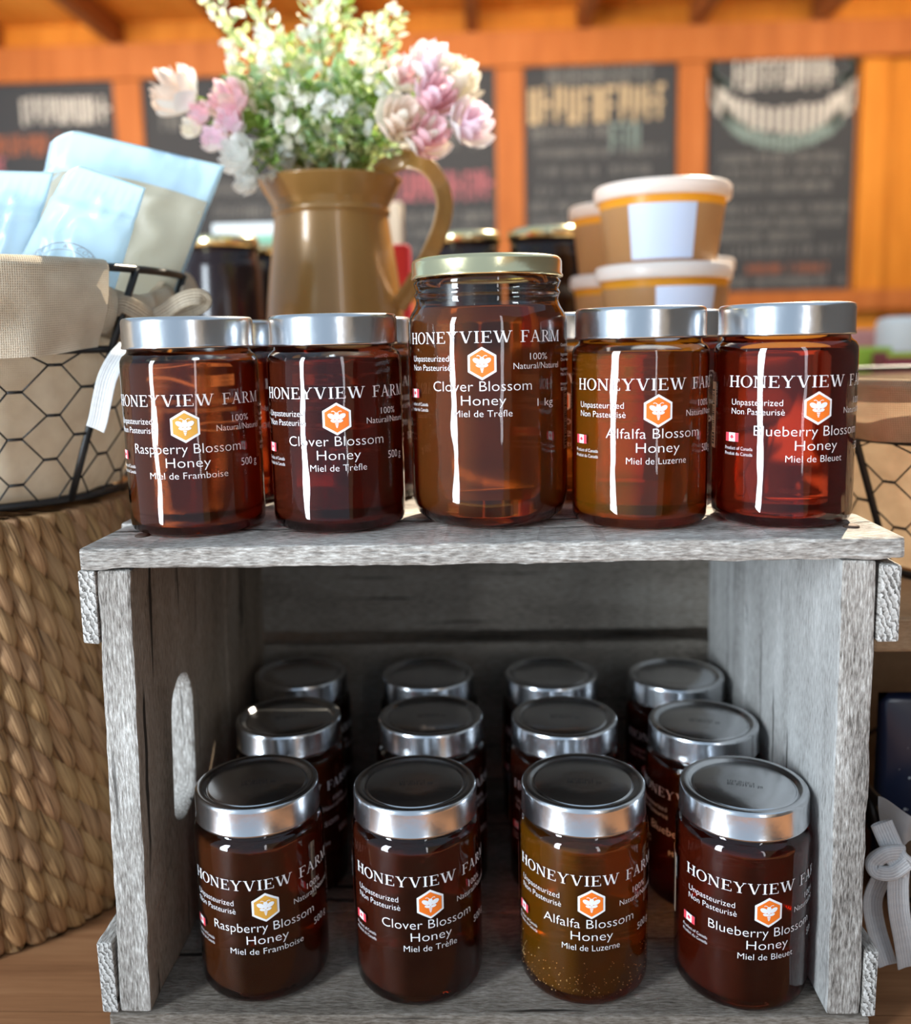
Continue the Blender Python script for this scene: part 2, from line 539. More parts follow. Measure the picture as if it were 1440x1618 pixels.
def plank(name, x0, x1, y0, y1, z0, z1, mats, parent=None, rough=0.0009, bev=0.002, shear=0.0, end_axis=None, seed=0):
    """a rough sawn board: bevelled, subdivided, edges worn by noise; shear shifts x towards the bottom"""
    bm = bmesh.new()
    box(bm, x0, x1, y0, y1, z0, z1)
    bmesh.ops.bevel(bm, geom=bm.edges[:], offset=bev, segments=2, affect='EDGES', profile=0.6)
    L = max(x1 - x0, y1 - y0, z1 - z0)
    ax = (x1 - x0, y1 - y0, z1 - z0).index(L)
    cuts = int(L / 0.006)
    lo = (x0, y0, z0)[ax]
    no = Vector((0, 0, 0)); no[ax] = 1
    for k in range(1, cuts):
        co = Vector((0, 0, 0)); co[ax] = lo + L * k / cuts
        bmesh.ops.bisect_plane(bm, geom=bm.verts[:] + bm.edges[:] + bm.faces[:], plane_co=co, plane_no=no)
    for v in bm.verts:
        q = v.co * 70 + Vector((seed * 3.1, seed * 1.7, seed))
        d = noise.noise_vector(q) * rough + noise.noise_vector(q * 3.3) * rough * 0.5
        d[ax] *= 0.6
        v.co += d
        if shear: v.co.x += shear * (z1 - v.co.z) / (z1 - z0)
    if isinstance(mats, (list, tuple)) and end_axis is not None:
        for f in bm.faces:
            if end_axis >= 0 and abs(f.normal[end_axis]) > 0.8: f.material_index = 1
            if end_axis < 0 and f.normal.z < -0.9: f.material_index = 1
    return obj(name, bm, mats, parent, smooth=False)

def uvgrid(bm, fn, nu, nv, closed_u=False, mat=0, uvs=(1, 1), flip=False):
    """grid surface fn(a in 0..1, b in 0..1) with a UV map in metres"""
    ul = bm.loops.layers.uv.verify()
    V = [[bm.verts.new(fn(i / nu, j / nv)) for i in range(nu if closed_u else nu + 1)] for j in range(nv + 1)]
    for j in range(nv):
        for i in range(nu):
            i2 = (i + 1) % len(V[j])
            f = bm.faces.new((V[j][i], V[j][i2], V[j + 1][i2], V[j + 1][i]))
            f.material_index = mat
            for l, (a, b) in zip(f.loops, ((i, j), (i + 1, j), (i + 1, j + 1), (i, j + 1))):
                l[ul].uv = (a / nu * uvs[0], b / nv * uvs[1])
    return V

# ------------------------------------------------------------------ setting
WY = 3.30
def strip(bm, u0, u1, v0, v1, y, th, mat=0):
    a, b = P(u0, v1, y), P(u1, v0, y)
    box(bm, min(a.x, b.x), max(a.x, b.x), y, y + th, min(a.z, b.z), max(a.z, b.z), mat)

bm = bmesh.new()
for k in range(24):
    x0 = -2.6 + k * 0.22
    box(bm, x0, x0 + 0.2185, WY, WY + 0.03, -0.75, 2.2)
box(bm, -2.6, 2.68, WY + 0.03, WY + 0.05, -0.75, 2.2)
tag(obj('wall_back', bm, M_wall, smooth=False), kind='structure')
bm = bmesh.new()
for k in range(24):
    y0 = -2.4 + k * 0.24
    box(bm, 2.65, 2.68, y0, min(y0 + 0.2385, WY - 0.002), -0.75, 2.2)
tag(obj('added_wall_right', bm, M_side, smooth=False), kind='structure')  # added unseen wall, cuts the sky light coming from the right
bm = bmesh.new()
for k in range(8):
    x0 = 1.0 + k * 0.21
    box(bm, x0, min(x0 + 0.2085, 2.649), -2.43, -2.40, -0.75, 2.2)
tag(obj('added_wall_front', bm, M_side, smooth=False), kind='structure')  # added unseen wall, blocks sky light from the front right
bm = bmesh.new()
box(bm, -2.6, 2.68, -2.43, WY + 0.05, -0.80, -0.75)
tag(obj('floor', bm, M_bench, smooth=False), kind='structure')
ZC = 1.64
bm = bmesh.new()
for k in range(14):
    y0 = 1.95 + k * 0.1
    box(bm, -2.6, 2.68, y0, y0 + 0.0985, ZC, ZC + 0.02)
box(bm, -2.6, 2.68, 1.95, WY + 0.03, ZC + 0.02, ZC + 0.03)
tag(obj('ceiling', bm, M_ceil, smooth=False), kind='structure')
n = 1
for px in (-60, 145, 345, 548, 745, 932, 1123, 1330, 1530):
    x = P(px, 30, 3.05).x
    o = bbox('trim_%d' % n, (x - 0.024, x + 0.024, 1.97, WY - 0.002, ZC - 0.09, ZC - 0.001), M_raft, bev=0.003)
    tag(o, kind='structure'); n += 1
zb = P(720, 108, WY - 0.06).z
zt = P(720, 60, WY - 0.06).z
tag(bbox('trim_%d' % n, (-2.6, 2.68, WY - 0.06, WY - 0.001, zb, ZC - 0.092), M_post, bev=0.004), kind='structure'); n += 1
for px in (211, 508, 807, 1093):
    x = P(px, 300, WY - 0.05).x
    tag(bbox('trim_%d' % n, (x - 0.055, x + 0.055, WY - 0.05, WY - 0.001, -0.75, zb - 0.001), M_post, bev=0.004), kind='structure'); n += 1
x = P(1378, 300, WY - 0.03).x
tag(bbox('trim_%d' % n, (x - 0.05, x + 0.05, WY - 0.03, WY - 0.001, -0.75, zb - 0.001), M_wall, bev=0.004), kind='structure'); n += 1
tag(bbox('trim_%d' % n, (-2.6, 2.68, WY - 0.08, WY - 0.0511, P(720, 505, WY).z, P(720, 474, WY).z), M_post, bev=0.004), kind='structure'); n += 1

# ------------------------------------------------------------------ chalkboards
def chalkboard(u0, u1, v0, v1, label, rows, arcs=()):
    y = WY - 0.03
    a, b = P(u0, v1, y), P(u1, v0, y)
    t = empty('chalkboard', ((a.x + b.x) / 2, y, a.z), 0, label, 'chalkboard')
    ox, oz = (a.x + b.x) / 2, a.z
    w_, h_ = (b.x - a.x) / 2, b.z - a.z
    bm = bmesh.new()
    box(bm, -w_, w_, -0.004, 0.004, 0, h_)
    mats = [M_board]
    def mi(m):
        if m not in mats: mats.append(m)
        return mats.index(m)
    rg = random.Random(int(u0) + 3)
    for (ua, ub, vc, hp, m, dens) in rows:
        k = mi(m)
        p0, p1 = P(ua, vc, y), P(ub, vc, y)
        x, xe, z, h = max(p0.x - ox, 0.02 - w_), min(p1.x - ox, w_ - 0.02), (p0.z + p1.z) / 2 - oz, hp * 0.00259
        while x < xe:
            ww = h * rg.uniform(0.2, 0.36)
            if rg.random() < dens:
                s = h * 0.11
                zz = z - h / 2 + rg.uniform(-.04, .04) * h
                c = rg.randrange(4)
                box(bm, x, x + s, -0.0052, -0.0041, zz, zz + h, k)
                if c == 0: box(bm, x, x + ww, -0.0051, -0.0041, zz + h * 0.45, zz + h * 0.6, k)
                if c == 1: box(bm, x, x + ww, -0.0051, -0.0041, zz, zz + h * 0.14, k); box(bm, x + ww - s, x + ww, -0.0052, -0.0041, zz, zz + h, k)
                if c == 2: box(bm, x, x + ww, -0.0051, -0.0041, zz + h * 0.86, zz + h, k); box(bm, x, x + ww * .8, -0.0051, -0.0041, zz + h * 0.4, zz + h * 0.52, k)
                if c == 3: box(bm, x + ww - s, x + ww, -0.0052, -0.0041, zz + h * .3, zz + h, k)
            x += ww + h * 0.10
    for (uc, vc, ru, rv, a0, a1, hp, m) in arcs:
        k = mi(m)
        nst = 24
        for i in range(nst):
            an = math.radians(a0 + (a1 - a0) * i / nst)
            q = P(uc + ru * math.cos(an), vc - rv * math.sin(an), y)
            h = hp * 0.00259 * rg.uniform(0.7, 1.0)
            box(bm, q.x - ox - 0.008, q.x - ox + 0.010, -0.0052, -0.0041, q.z - oz - h / 2, q.z - oz + h / 2, k)
    obj('board', bm, mats, t, smooth=False)
    return t

G = M_ch_g
chalkboard(-60, 187, 112, 470, 'chalkboard with white heading at the far left, above the pale pouches',
           [(35, 165, 175, 38, M_ch_w, 1), (-40, 100, 230, 30, M_ch_o, .8), (-40, 10, 268, 34, M_ch_p, .9), (-40, 170, 330, 14, G, .8), (-40, 170, 360, 14, G, .8)])
chalkboard(233, 484, 105, 470, 'chalkboard behind the left half of the flowers',
           [(255, 300, 190, 30, G, .8), (260, 470, 300, 22, G, .8), (340, 470, 335, 20, G, .9)])
chalkboard(531, 785, 98, 468, 'chalkboard with pink chalk line behind the jug handle',
           [(560, 780, 295, 42, M_ch_p, .9), (560, 780, 345, 16, G, .9), (560, 780, 370, 16, G, .9), (560, 780, 225, 22, G, .6), (560, 780, 395, 14, G, .8)])
chalkboard(830, 1070, 92, 465, 'chalkboard with a cream chalk heading, left of the last wall post',
           [(865, 1030, 118, 26, G, .9), (870, 1020, 122, 22, M_ch_g, .9), (836, 1055, 165, 50, M_ch_c, 1), (840, 960, 210, 20, G, .9), (965, 1010, 215, 40, M_ch_t, .9),
            (840, 1050, 240, 14, G, .8), (850, 1040, 270, 14, G, .6), (850, 1060, 300, 12, G, .7), (840, 1055, 325, 14, G, .9), (840, 1050, 350, 14, G, .9), (840, 1050, 372, 14, G, .8)])
chalkboard(1115, 1357, 84, 462, 'chalkboard with curved white chalk headings at the right end of the wall',
           [(1160, 1318, 118, 40, M_ch_w, .95), (1130, 1330, 250, 14, G, .8), (1140, 1330, 272, 12, G, .8), (1130, 1310, 296, 14, G, .9), (1130, 1335, 330, 12, G, .8),
            (1130, 1330, 352, 12, G, .9), (1130, 1280, 374, 12, G, .9), (1150, 1330, 396, 14, G, .7), (1180, 1310, 425, 14, M_ch_o, .7), (1150, 1330, 445, 14, G, .8)],
           [(1237, 135, 112, 55, 185, 355, 44, M_ch_w), (1237, 150, 100, 75, 200, 340, 26, M_ch_t), (1150, 110, 26, 24, 90, 270, 16, M_ch_t), (1330, 105, 22, 20, -90, 90, 14, M_ch_t)])

# ------------------------------------------------------------------ table and rear display bench
t = empty('display_table', (0, 0.5, -0.75), 0, 'brown wooden table the grey crate and the wicker basket stand on', 'table')
bm = bmesh.new()
for k in range(18):
    y0 = -0.42 + k * 0.11
    box(bm, -1.05, 1.05, y0 - 0.5, y0 + 0.109 - 0.5, 0.72, 0.75)
obj('tabletop', bm, M_table, t, smooth=False)
for sx in (-0.97, 0.97):
    for yy in (-0.80, 0.92):
        bbox('leg', (sx - 0.03, sx + 0.03, yy - 0.03, yy + 0.03, 0, 0.719), M_table, t)

SH = 0.2857          # top of the crate
t = empty('display_bench', (0.1, 0.8, 0), 0, 'pale wooden bench behind the crate that carries jug, jars and tubs', 'bench')
bbox('bench_top', (-0.75, 0.18, -0.46, -0.3805, SH - 0.022, SH), M_bench, t)
bbox('bench_top', (-0.75, 0.75, -0.38, 0.72, SH - 0.022, SH), M_bench, t)
for sx in (-0.72, 0.72):
    for yy in (-0.35, 0.68):
        bbox('leg', (sx - 0.02, sx + 0.02, yy - 0.02, yy + 0.02, 0, SH - 0.023), M_bench, t)
bbox('front_cover', (-0.32, 0.16, -0.45, -0.44, 0.0, SH - 0.023), M_bx, t)  # added board that keeps the gap between the back slats dark

# ------------------------------------------------------------------ crate
cr = empty('wooden_crate', (0, 0, 0), 0, 'weathered grey wooden crate on its side, used as a two level honey shelf', 'crate')
ys = [(0.0, 0.0655), (0.0675, 0.137), (0.139, 0.208), (0.2095, 0.284)]
for i, (a, b) in enumerate(ys):
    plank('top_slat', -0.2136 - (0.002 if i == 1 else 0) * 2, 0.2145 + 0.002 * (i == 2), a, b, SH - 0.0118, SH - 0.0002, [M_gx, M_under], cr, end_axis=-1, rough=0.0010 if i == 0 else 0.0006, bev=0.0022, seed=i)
def side_panel(xo, xi, shear, sgn, hole, seed, inner):
    x0, x1 = min(xo, xi), max(xo, xi)
    ztop, zbot = SH - 0.0125, 0.0145
    bm = bmesh.new()
    ya, yb = 0.001, 0.172
    outer = []
    k = 26
    for i in range(k): outer.append((ya, zbot + (ztop - zbot) * i / k))
    for i in range(8): outer.append((ya + (yb - ya) * i / 8, ztop))
    for i in range(k): outer.append((yb, ztop - (ztop - zbot) * i / k))
    for i in range(8): outer.append((yb - (yb - ya) * i / 8, zbot))
    def ring(pts):
        vs = [bm.verts.new((x0, y, z)) for y, z in pts]
        return [bm.edges.new((vs[i], vs[(i + 1) % len(vs)])) for i in range(len(vs))]
    ed = ring(outer)
    if hole:
        hy, hz, hw, hh = hole
        h = []
        for i in range(13): h.append((hy + hw * math.cos(PI * i / 12), hz + hh - hw + hw * math.sin(PI * i / 12) * 1.15))
        for i in range(13): h.append((hy - hw * math.cos(PI * i / 12), hz - hh + hw - hw * math.sin(PI * i / 12) * 0.7))
        ed += ring(h)
    bmesh.ops.triangle_fill(bm, use_beauty=True, use_dissolve=False, edges=ed)
    g = bmesh.ops.extrude_face_region(bm, geom=bm.faces[:])
    for v in g['geom']:
        if isinstance(v, bmesh.types.BMVert): v.co.x = x1
    bmesh.ops.recalc_face_normals(bm, faces=bm.faces)
    sharp = [e for e in bm.edges if len(e.link_faces) == 2 and e.calc_face_angle(0) > 1.0]
    bmesh.ops.bevel(bm, geom=sharp, offset=0.002, segments=2, affect='EDGES', profile=0.6)
    for v in bm.verts:
        q = v.co * 60 + Vector((seed, 0, 0))
        v.co += noise.noise_vector(q) * 0.0009
        v.co.x += shear * (ztop - v.co.z) / (ztop - zbot)
    bm.normal_update()
    for f in bm.faces:
        if f.normal.x * sgn < -0.8: f.material_index = 1
    obj('side_panel', bm, [M_gz, inner], cr, smooth=False)
    plank('side_panel', x0, x1, 0.1735, 0.283, zbot, ztop, inner, cr, shear=shear, seed=seed + 2)
side_panel(-0.2050, -0.1868, -0.0072, -1, (0.0737, 0.138, 0.0195, 0.0475), 5, M_bz)
side_panel(0.2015, 0.1835, 0.0022, 1, None, 9, M_lz)
for i, (a, b) in enumerate(((0.0145, 0.136), (0.147, 0.272))):
    plank('back_slat', -0.2130, 0.2030, 0.2835, 0.2945, a, b, M_bx, cr, seed=20 + i)
for i, (a, b) in enumerate(((0.0, 0.094), (0.0955, 0.19), (0.1915, 0.2945))):
    plank('floor_slat', -0.2185, 0.2090, a, b, 0.0003, 0.0142, M_floor, cr, seed=30 + i)
plank('cleat', -0.2150, -0.2056, 0.0, 0.283, 0.2335, SH - 0.0125, [M_gy, M_end], cr, end_axis=1, bev=0.0012, seed=41)
plank('cleat', -0.2222, -0.2130, 0.0, 0.283, 0.0150, 0.0580, [M_gy, M_end], cr, end_axis=1, bev=0.0012, seed=42)
plank('cleat', 0.2030, 0.2140, 0.0, 0.283, 0.2300, SH - 0.0150, [M_gy, M_end], cr, end_axis=1, bev=0.0016, seed=43)
plank('cleat', 0.2048, 0.2122, 0.0, 0.283, 0.0150, 0.0545, [M_gy, M_end], cr, end_axis=1, bev=0.0016, seed=44)
for (x, y) in ((-0.190, 0.030), (0.198, 0.028), (0.203, 0.056), (0.196, 0.10), (-0.196, 0.10)):
    bm = bmesh.new()
    lathe(bm, [(0, 0.0011), (0.0028, 0.0010), (0.0042, 0.0003), (0.0044, -0.002), (0, -0.002)], 16)
    o = obj('nail', bm, M_rust, cr)
    o.location = (x, y, SH)

# ------------------------------------------------------------------ lettering
def text_tris(txt, size=1.0):
    """flat glyph triangles of a line of text, cap height scaled to size; returns (tris, width)"""
    c = bpy.data.curves.new('lettering', 'FONT')
    c.body = txt
    c.resolution_u = 3
    c.offset = -0.011
    o = bpy.data.objects.new('lettering', c)
    COL.objects.link(o)
    bpy.context.view_layer.update()
    me = bpy.data.meshes.new_from_object(o.evaluated_get(bpy.context.evaluated_depsgraph_get()))
    me.calc_loop_triangles()
    k = size / 0.70
    tr = [[(me.vertices[i].co.x * k, me.vertices[i].co.y * k) for i in lt.vertices] for lt in me.loop_triangles]
    bpy.data.objects.remove(o)
    bpy.data.curves.remove(c)
    bpy.data.meshes.remove(me)
    xs = [p[0] for q in tr for p in q]
    x0, x1 = min(xs), max(xs)
    return [[(x - x0, y) for x, y in q] for q in tr], x1 - x0

def fit_text(txt, x0, x1, base, cap):
    """text squeezed between x0 and x1 (mm) with its baseline at base and the given cap height"""
    tr, wd = text_tris(txt, cap)
    k = (x1 - x0) / wd
    return [[(x0 + x * k, base + y) for x, y in q] for q in tr]

def quad(a, b, c, d):
    return [[a, b, c], [a, c, d]]
def rect(x0, x1, y0, y1):
    return quad((x0, y0), (x1, y0), (x1, y1), (x0, y1))
TK, TN, SV = 0.15, 0.055, 0.045       # thick stroke, thin stroke, serif height
def serif(xc, y, wd=0.34):
    return rect(xc - wd / 2, xc + wd / 2, 0, SV) if y == 0 else rect(xc - wd / 2, xc + wd / 2, 1 - SV, 1)
def diag(xa, ya, xb, yb, wd):
    return quad((xa - wd / 2, ya), (xa + wd / 2, ya), (xb + wd / 2, yb), (xb - wd / 2, yb))
def ringp(cx, cy, rx, ry, ix, iy, a0=0, a1=360, n=28):
    o = []
    for i in range(n):
        p, q = math.radians(a0 + (a1 - a0) * i / n), math.radians(a0 + (a1 - a0) * (i + 1) / n)
        o += quad((cx + rx * math.cos(p), cy + ry * math.sin(p)), (cx + rx * math.cos(q), cy + ry * math.sin(q)),
                  (cx + ix * math.cos(q), cy + iy * math.sin(q)), (cx + ix * math.cos(p), cy + iy * math.sin(p)))
    return o
def stem(xc, wd): return rect(xc - wd / 2, xc + wd / 2, 0, 1)
def g_E(arm=True):
    g = stem(.2, TK) + serif(.2, 0) + serif(.2, 1) + rect(.2, .72, 1 - SV, 1) + rect(.68, .72, .78, 1) + rect(.2, .55, .49, .54) + rect(.52, .56, .40, .63)
    if arm: g += rect(.2, .76, 0, SV) + rect(.72, .76, 0, .24)
    return g
GLY = {
 'H': (stem(.2, TK) + stem(.78, TK) + rect(.2, .78, .48, .48 + TN) + serif(.2, 0) + serif(.2, 1) + serif(.78, 0) + serif(.78, 1), .98),
 'O': (ringp(.46, .5, .46, .52, .31, .475), .92),
 'N': (stem(.16, TN) + stem(.80, TN) + diag(.16, 1, .80, 0, .17) + serif(.16, 0, .26) + rect(0, .2, 1 - SV, 1) + serif(.80, 1, .26), .96),
 'E': (g_E(), .80),
 'F': (g_E(False) + serif(.2, 0, .4), .74),
 'Y': (diag(.17, 1, .46, .45, TK) + diag(.78, 1, .47, .45, TN) + rect(.46 - TK / 2, .46 + TK / 2, 0, .5) + serif(.46, 0) + serif(.17, 1, .32) + serif(.78, 1, .26), .94),
 'V': (diag(.17, 1, .48, 0, TK) + diag(.80, 1, .50, 0, TN) + serif(.17, 1, .32) + serif(.80, 1, .26), .96),
 'I': (stem(.2, TK) + serif(.2, 0) + serif(.2, 1), .40),
 'W': (diag(.15, 1, .42, 0, TK) + diag(.68, 1, .44, 0, TN) + diag(.66, 1, .93, 0, TK) + diag(1.22, 1, .95, 0, TN) + serif(.15, 1, .30) + serif(.66, 1, .26) + serif(1.22, 1, .26), 1.37),
 'A': (diag(.48, 1.02, .16, 0, TN) + diag(.46, 1.02, .80, 0, TK) + rect(.25, .70, .33, .33 + TN) + serif(.16, 0, .26) + serif(.80, 0, .32), .98),
 'R': (stem(.2, TK) + serif(.2, 0) + serif(.2, 1) + ringp(.38, .745, .34, .255, .19, .215, -90, 90, 12) + rect(.2, .38, 1 - SV, 1) + rect(.2, .38, .49, .53) + diag(.42, .50, .80, 0, TK) + serif(.84, 0, .2), .92),
 'M': (stem(.17, TN) + stem(1.02, TK) + diag(.19, 1, .58, 0, TK) + diag(.98, 1, .60, 0, TN) + serif(.17, 0, .26) + serif(1.02, 0, .34) + rect(.02, .26, 1 - SV, 1) + rect(.93, 1.18, 1 - SV, 1), 1.20),
}
def serif_word(word, x0, x1, base, cap):
    gap = 0.07
    tot = sum(GLY[c][1] for c in word) + gap * (len(word) - 1)
    k = (x1 - x0) / tot
    x, o = 0, []
    for c in word:
        g, wd = GLY[c]
        o += [[(x0 + (x + px) * k, base + py * cap) for px, py in q] for q in g]
        x += wd + gap
    return o

def disc(cx, cy, rx, ry, rot=0, n=20):
    c, s = math.cos(rot), math.sin(rot)
    pts = [(cx + rx * math.cos(2 * PI * i / n) * c - ry * math.sin(2 * PI * i / n) * s, cy + rx * math.cos(2 * PI * i / n) * s + ry * math.sin(2 * PI * i / n) * c) for i in range(n)]
    return [[(cx, cy), pts[i], pts[(i + 1) % n]] for i in range(n)]
def hexagon(r):
    p = [(r * math.sin(PI / 3 * i), r * math.cos(PI / 3 * i)) for i in range(6)]
    return [[(0, 0), p[(i + 1) % 6], p[i]] for i in range(6)]
def poly_band(pts, wd):
    o = []
    for (a, b), (c, d) in zip(pts, pts[1:]):
        l = math.hypot(c - a, d - b)
        nx, ny = -(d - b) / l * wd / 2, (c - a) / l * wd / 2
        o += quad((a + nx, b + ny), (a - nx, b - ny), (c - nx, d - ny), (c + nx, d + ny))
    return o

def wrap(tris, R, z0, off, mat=0, bm=None, cuts=0):
    """wrap flat triangles (mm) round a cylinder of radius R (m); the label faces -y"""
    own = bm or bmesh.new()
    sub = bmesh.new()
    for q in tris:
        try: sub.faces.new([sub.verts.new((x, y, 0)) for x, y in q])
        except ValueError: pass
    if cuts:
        bmesh.ops.subdivide_edges(sub, edges=sub.edges[:], cuts=cuts, use_grid_fill=True)
    m = {}
    for v in sub.verts:
        a = v.co.x * 0.001 / R
        m[v] = own.verts.new(((R + off) * math.sin(a), -(R + off) * math.cos(a), z0 + v.co.y * 0.001))
    for f in sub.faces:
        nf = own.faces.new([m[v] for v in f.verts])
        nf.material_index = mat
    sub.free()
    return own

def outward(me):
    bm = bmesh.new(); bm.from_mesh(me)
    for f in bm.faces:
        c = f.calc_center_median()
        if f.normal.x * c.x + f.normal.y * c.y < 0: f.normal_flip()
    bm.to_mesh(me); bm.free()
    return me

def label_meshes(R, z0, k, kx, name, french, weight, emb_mat):
    """k scales heights, kx scales widths (mm) for the label centred on the emblem"""
    def T(txt, a, b, base, cap): return fit_text(txt, a * kx, b * kx, base * k, cap * k)
    big = weight == '1 kg'
    tr = serif_word('HONEYVIEW', -48.7 * kx, 16.2 * kx, 10.9, 6.1) + serif_word('FARM', 20.5 * kx, 48.6 * kx, 10.9, 6.1)
    tr += T('Unpasteurized', -46.5, -18, 1.3, 3.4) + T('Non Pasteurisè', -46.5, -17, -3.6, 3.4)
    tr += T('100%', 26, 37.5, 1.5, 3.6) + T('Natural/Naturel', 16.5, 47.5, -3.3, 3.4)
    hw = {'Raspberry Blossom': 32, 'Clover Blossom': 28.4, 'Alfalfa Blossom': 28, 'Blueberry Blossom': 32.5}[name]
    tr += T(name, -hw, hw - 1.5, -14.6, 5.5)
    tr += T('Honey', -11.5, 12.3, -22.1, 5.4)
    fwid = {'Miel de Framboise': 21.5, 'Miel de Trèfle': 15.6, 'Miel de Luzerne': 16.6, 'Miel de Bleuet': 16}[french]
    tr += T(french, -fwid, fwid, -28.3, 3.7)
    tr += T(weight, 30.5, 30.5 + (13 if not big else 11.5), -23.5, 4.3)
    tr += T('Product of Canada', -51, -33, -23.0, 1.9) + T('Produit du Canada', -51, -33, -26.0, 1.9)
    y = 8.0
    for ln in ('Canada No.1', 'Ingredients:', name.split()[0] + ' Honey', 'Ingrédients:', french, 'Honeyview Farm', 'BC Canada'):
        tr += T(ln, 51, 51 + 1.25 * len(ln), y, 1.8)
        y -= 5.2 if ln.startswith('Canada') or ln.endswith('Honey') or ln == french else 2.9
    let = outward(mesh('lettering', wrap(tr, R, z0, 0.00035), M_print, False, False))
    bo = outward(mesh('emblem', wrap(hexagon(8.8 * k), R, z0, 0.00030, cuts=4), M_print, False, False))
    fi = outward(mesh('emblem_field', wrap(hexagon(7.35 * k), R, z0, 0.00042, cuts=4), emb_mat, False, False))
    b = []
    b += disc(0, 2.6, 1.35, 1.25)
    for s in (-1, 1):
        b += disc(s * 2.9, 1.55, 2.55, 1.45, s * 0.5) + disc(s * 1.9, -1.2, 1.75, 0.85, s * 0.25)
        b += poly_band([(s * 0.5, 3.5), (s * 1.2, 4.3), (s * 2.2, 4.7), (s * 3.0, 4.3)], 0.38)
    b += disc(0, 0.3, 0.95, 1.5)
    for i, (yy, ww) in enumerate(((-1.9, 1.15), (-2.9, 1.05), (-3.9, 0.8), (-4.8, 0.5))):
        b += quad((-ww, yy + .35), (-ww * .85, yy - .35), (ww * .85, yy - .35), (ww, yy + .35))
    be = outward(mesh('bee', wrap([[(x * k * .92, y * k * .92) for x, y in q] for q in b], R, z0, 0.00055), M_print, False, False))
    x0, x1, y0, y1 = -50.5 * kx, -41.5 * kx, -18.6 * k, -13.8 * k
    w3 = (x1 - x0) / 4
    fb = wrap(rect(x0, x1, y0, y1), R, z0, 0.00030, 0, cuts=3)
    cx, cy = (x0 + x1) / 2, (y0 + y1) / 2
    leaf = [(0, 1.5), (.4, .8), (.9, 1.0), (.75, .1), (1.4, .35), (1.1, -.4), (.2, -.7), (.15, -1.5), (-.15, -1.5), (-.2, -.7), (-1.1, -.4), (-1.4, .35), (-.75, .1), (-.9, 1.0), (-.4, .8)]
    lt = [[(cx, cy)] + [(cx + leaf[(i + d) % 15][0], cy + leaf[(i + d) % 15][1]) for d in (1, 0)] for i in range(15)]
    wrap(rect(x0, x0 + w3, y0, y1) + rect(x1 - w3, x1, y0, y1) + lt, R, z0, 0.00042, 1, fb)
    fl = outward(mesh('flag', fb, [M_print, M_red], False, False))
    bb = wrap(rect(-72 * kx, -63 * kx, -24 * k, 13 * k), R, z0, 0.00030, 0, cuts=3)
    bars, yy = [], -22.0
    rg = random.Random(5)
    while yy < 8:
        h = rg.choice((.4, .7, 1.1))
        bars += rect(-70.5 * kx, -65.5 * kx, yy * k, (yy + h) * k)
        yy += h + rg.choice((.4, .6, .9))
    wrap(bars + rect(-62.6 * kx, -59.8 * kx, -1 * k, 13.5 * k), R, z0, 0.00040, 1, bb, cuts=1)
    cf = [[((-60.4 - y) * kx, (0.4 + x) * k) for x, y in q] for q in fit_text('CFIA 2480', 0, 11.8, 0, 1.7)]
    wrap(cf, R, z0, 0.00055, 2, bb)
    bc = outward(mesh('barcode', bb, [M_cream, M_blackp, M_print], False, False))
    return [('lettering', let), ('emblem', bo), ('emblem_field', fi), ('bee', be), ('flag', fl), ('barcode', bc)]

# ------------------------------------------------------------------ honey jars
JR, JH, LR, LH = 0.0380, 0.1188, 0.0361, 0.0171
def mk(fn, name, mats, smooth=True):
    bm = bmesh.new(); fn(bm); return mesh(name, bm, mats, smooth)
def prof_glass(bm):
    lathe(bm, [(0, 0.0022), (0.026, 0.0018), (0.031, 0.0002), (0.0345, 0.0002), (0.0368, 0.0016), (0.0378, 0.0042), (JR, 0.008), (JR, 0.0925), (0.0377, 0.0955), (0.0366, 0.0978),
               (0.0350, 0.0990), (0.0340, 0.1000), (0.0337, 0.1015), (0.0337, 0.1030), (0.0330, 0.1150), (0.0300, 0.1150)], 96)
def prof_honey(bm):
    lathe(bm, [(0, 0.0042), (0.0300, 0.0040), (0.0345, 0.0050), (0.0364, 0.0080), (0.0369, 0.0120), (0.0369, 0.0905), (0.0362, 0.0935), (0.0350, 0.0946), (0.0335, 0.0942), (0.02, 0.0940), (0, 0.0940)], 96)
def prof_lid(bm):
    b = JH - LH
    lathe(bm, [(0.0345, b + 0.0025), (0.0352, b + 0.0004), (0.0360, b), (0.0365, b + 0.0006), (0.0364, b + 0.0015), (LR, b + 0.0022), (LR, JH - 0.0028), (0.0358, JH - 0.0012), (0.0350, JH - 0.0003),
               (0.0338, JH), (0.0322, JH - 0.0002), (0.0308, JH - 0.0009), (0.0300, JH - 0.0022), (0.0290, JH - 0.0024), (0.0286, JH - 0.0016), (0.0280, JH - 0.0013), (0.012, JH - 0.0012), (0, JH - 0.0012)], 96)
ME_glass = mk(prof_glass, 'jar_glass', M_glass)
ME_lid = mk(prof_lid, 'lid', M_lid)
ME_honey = {}
for k_, m_ in (('rasp', H_rasp), ('clov', H_clov), ('alf', H_alf), ('blue', H_blue)):
    ME_honey[k_] = mk(prof_honey, 'honey', m_)
EMZ = 0.0640
LABELS = {'rasp': label_meshes(JR, EMZ, 1.0, 1.0, 'Raspberry Blossom', 'Miel de Framboise', '500 g', M_amber),
          'clov': label_meshes(JR, EMZ, 1.0, 1.0, 'Clover Blossom', 'Miel de Trèfle', '500 g', M_orange),
          'alf': label_meshes(JR, EMZ, 1.0, 1.0, 'Alfalfa Blossom', 'Miel de Luzerne', '500 g', M_orange),
          'blue': label_meshes(JR, EMZ, 1.0, 1.0, 'Blueberry Blossom', 'Miel de Bleuet', '500 g', M_orange)}
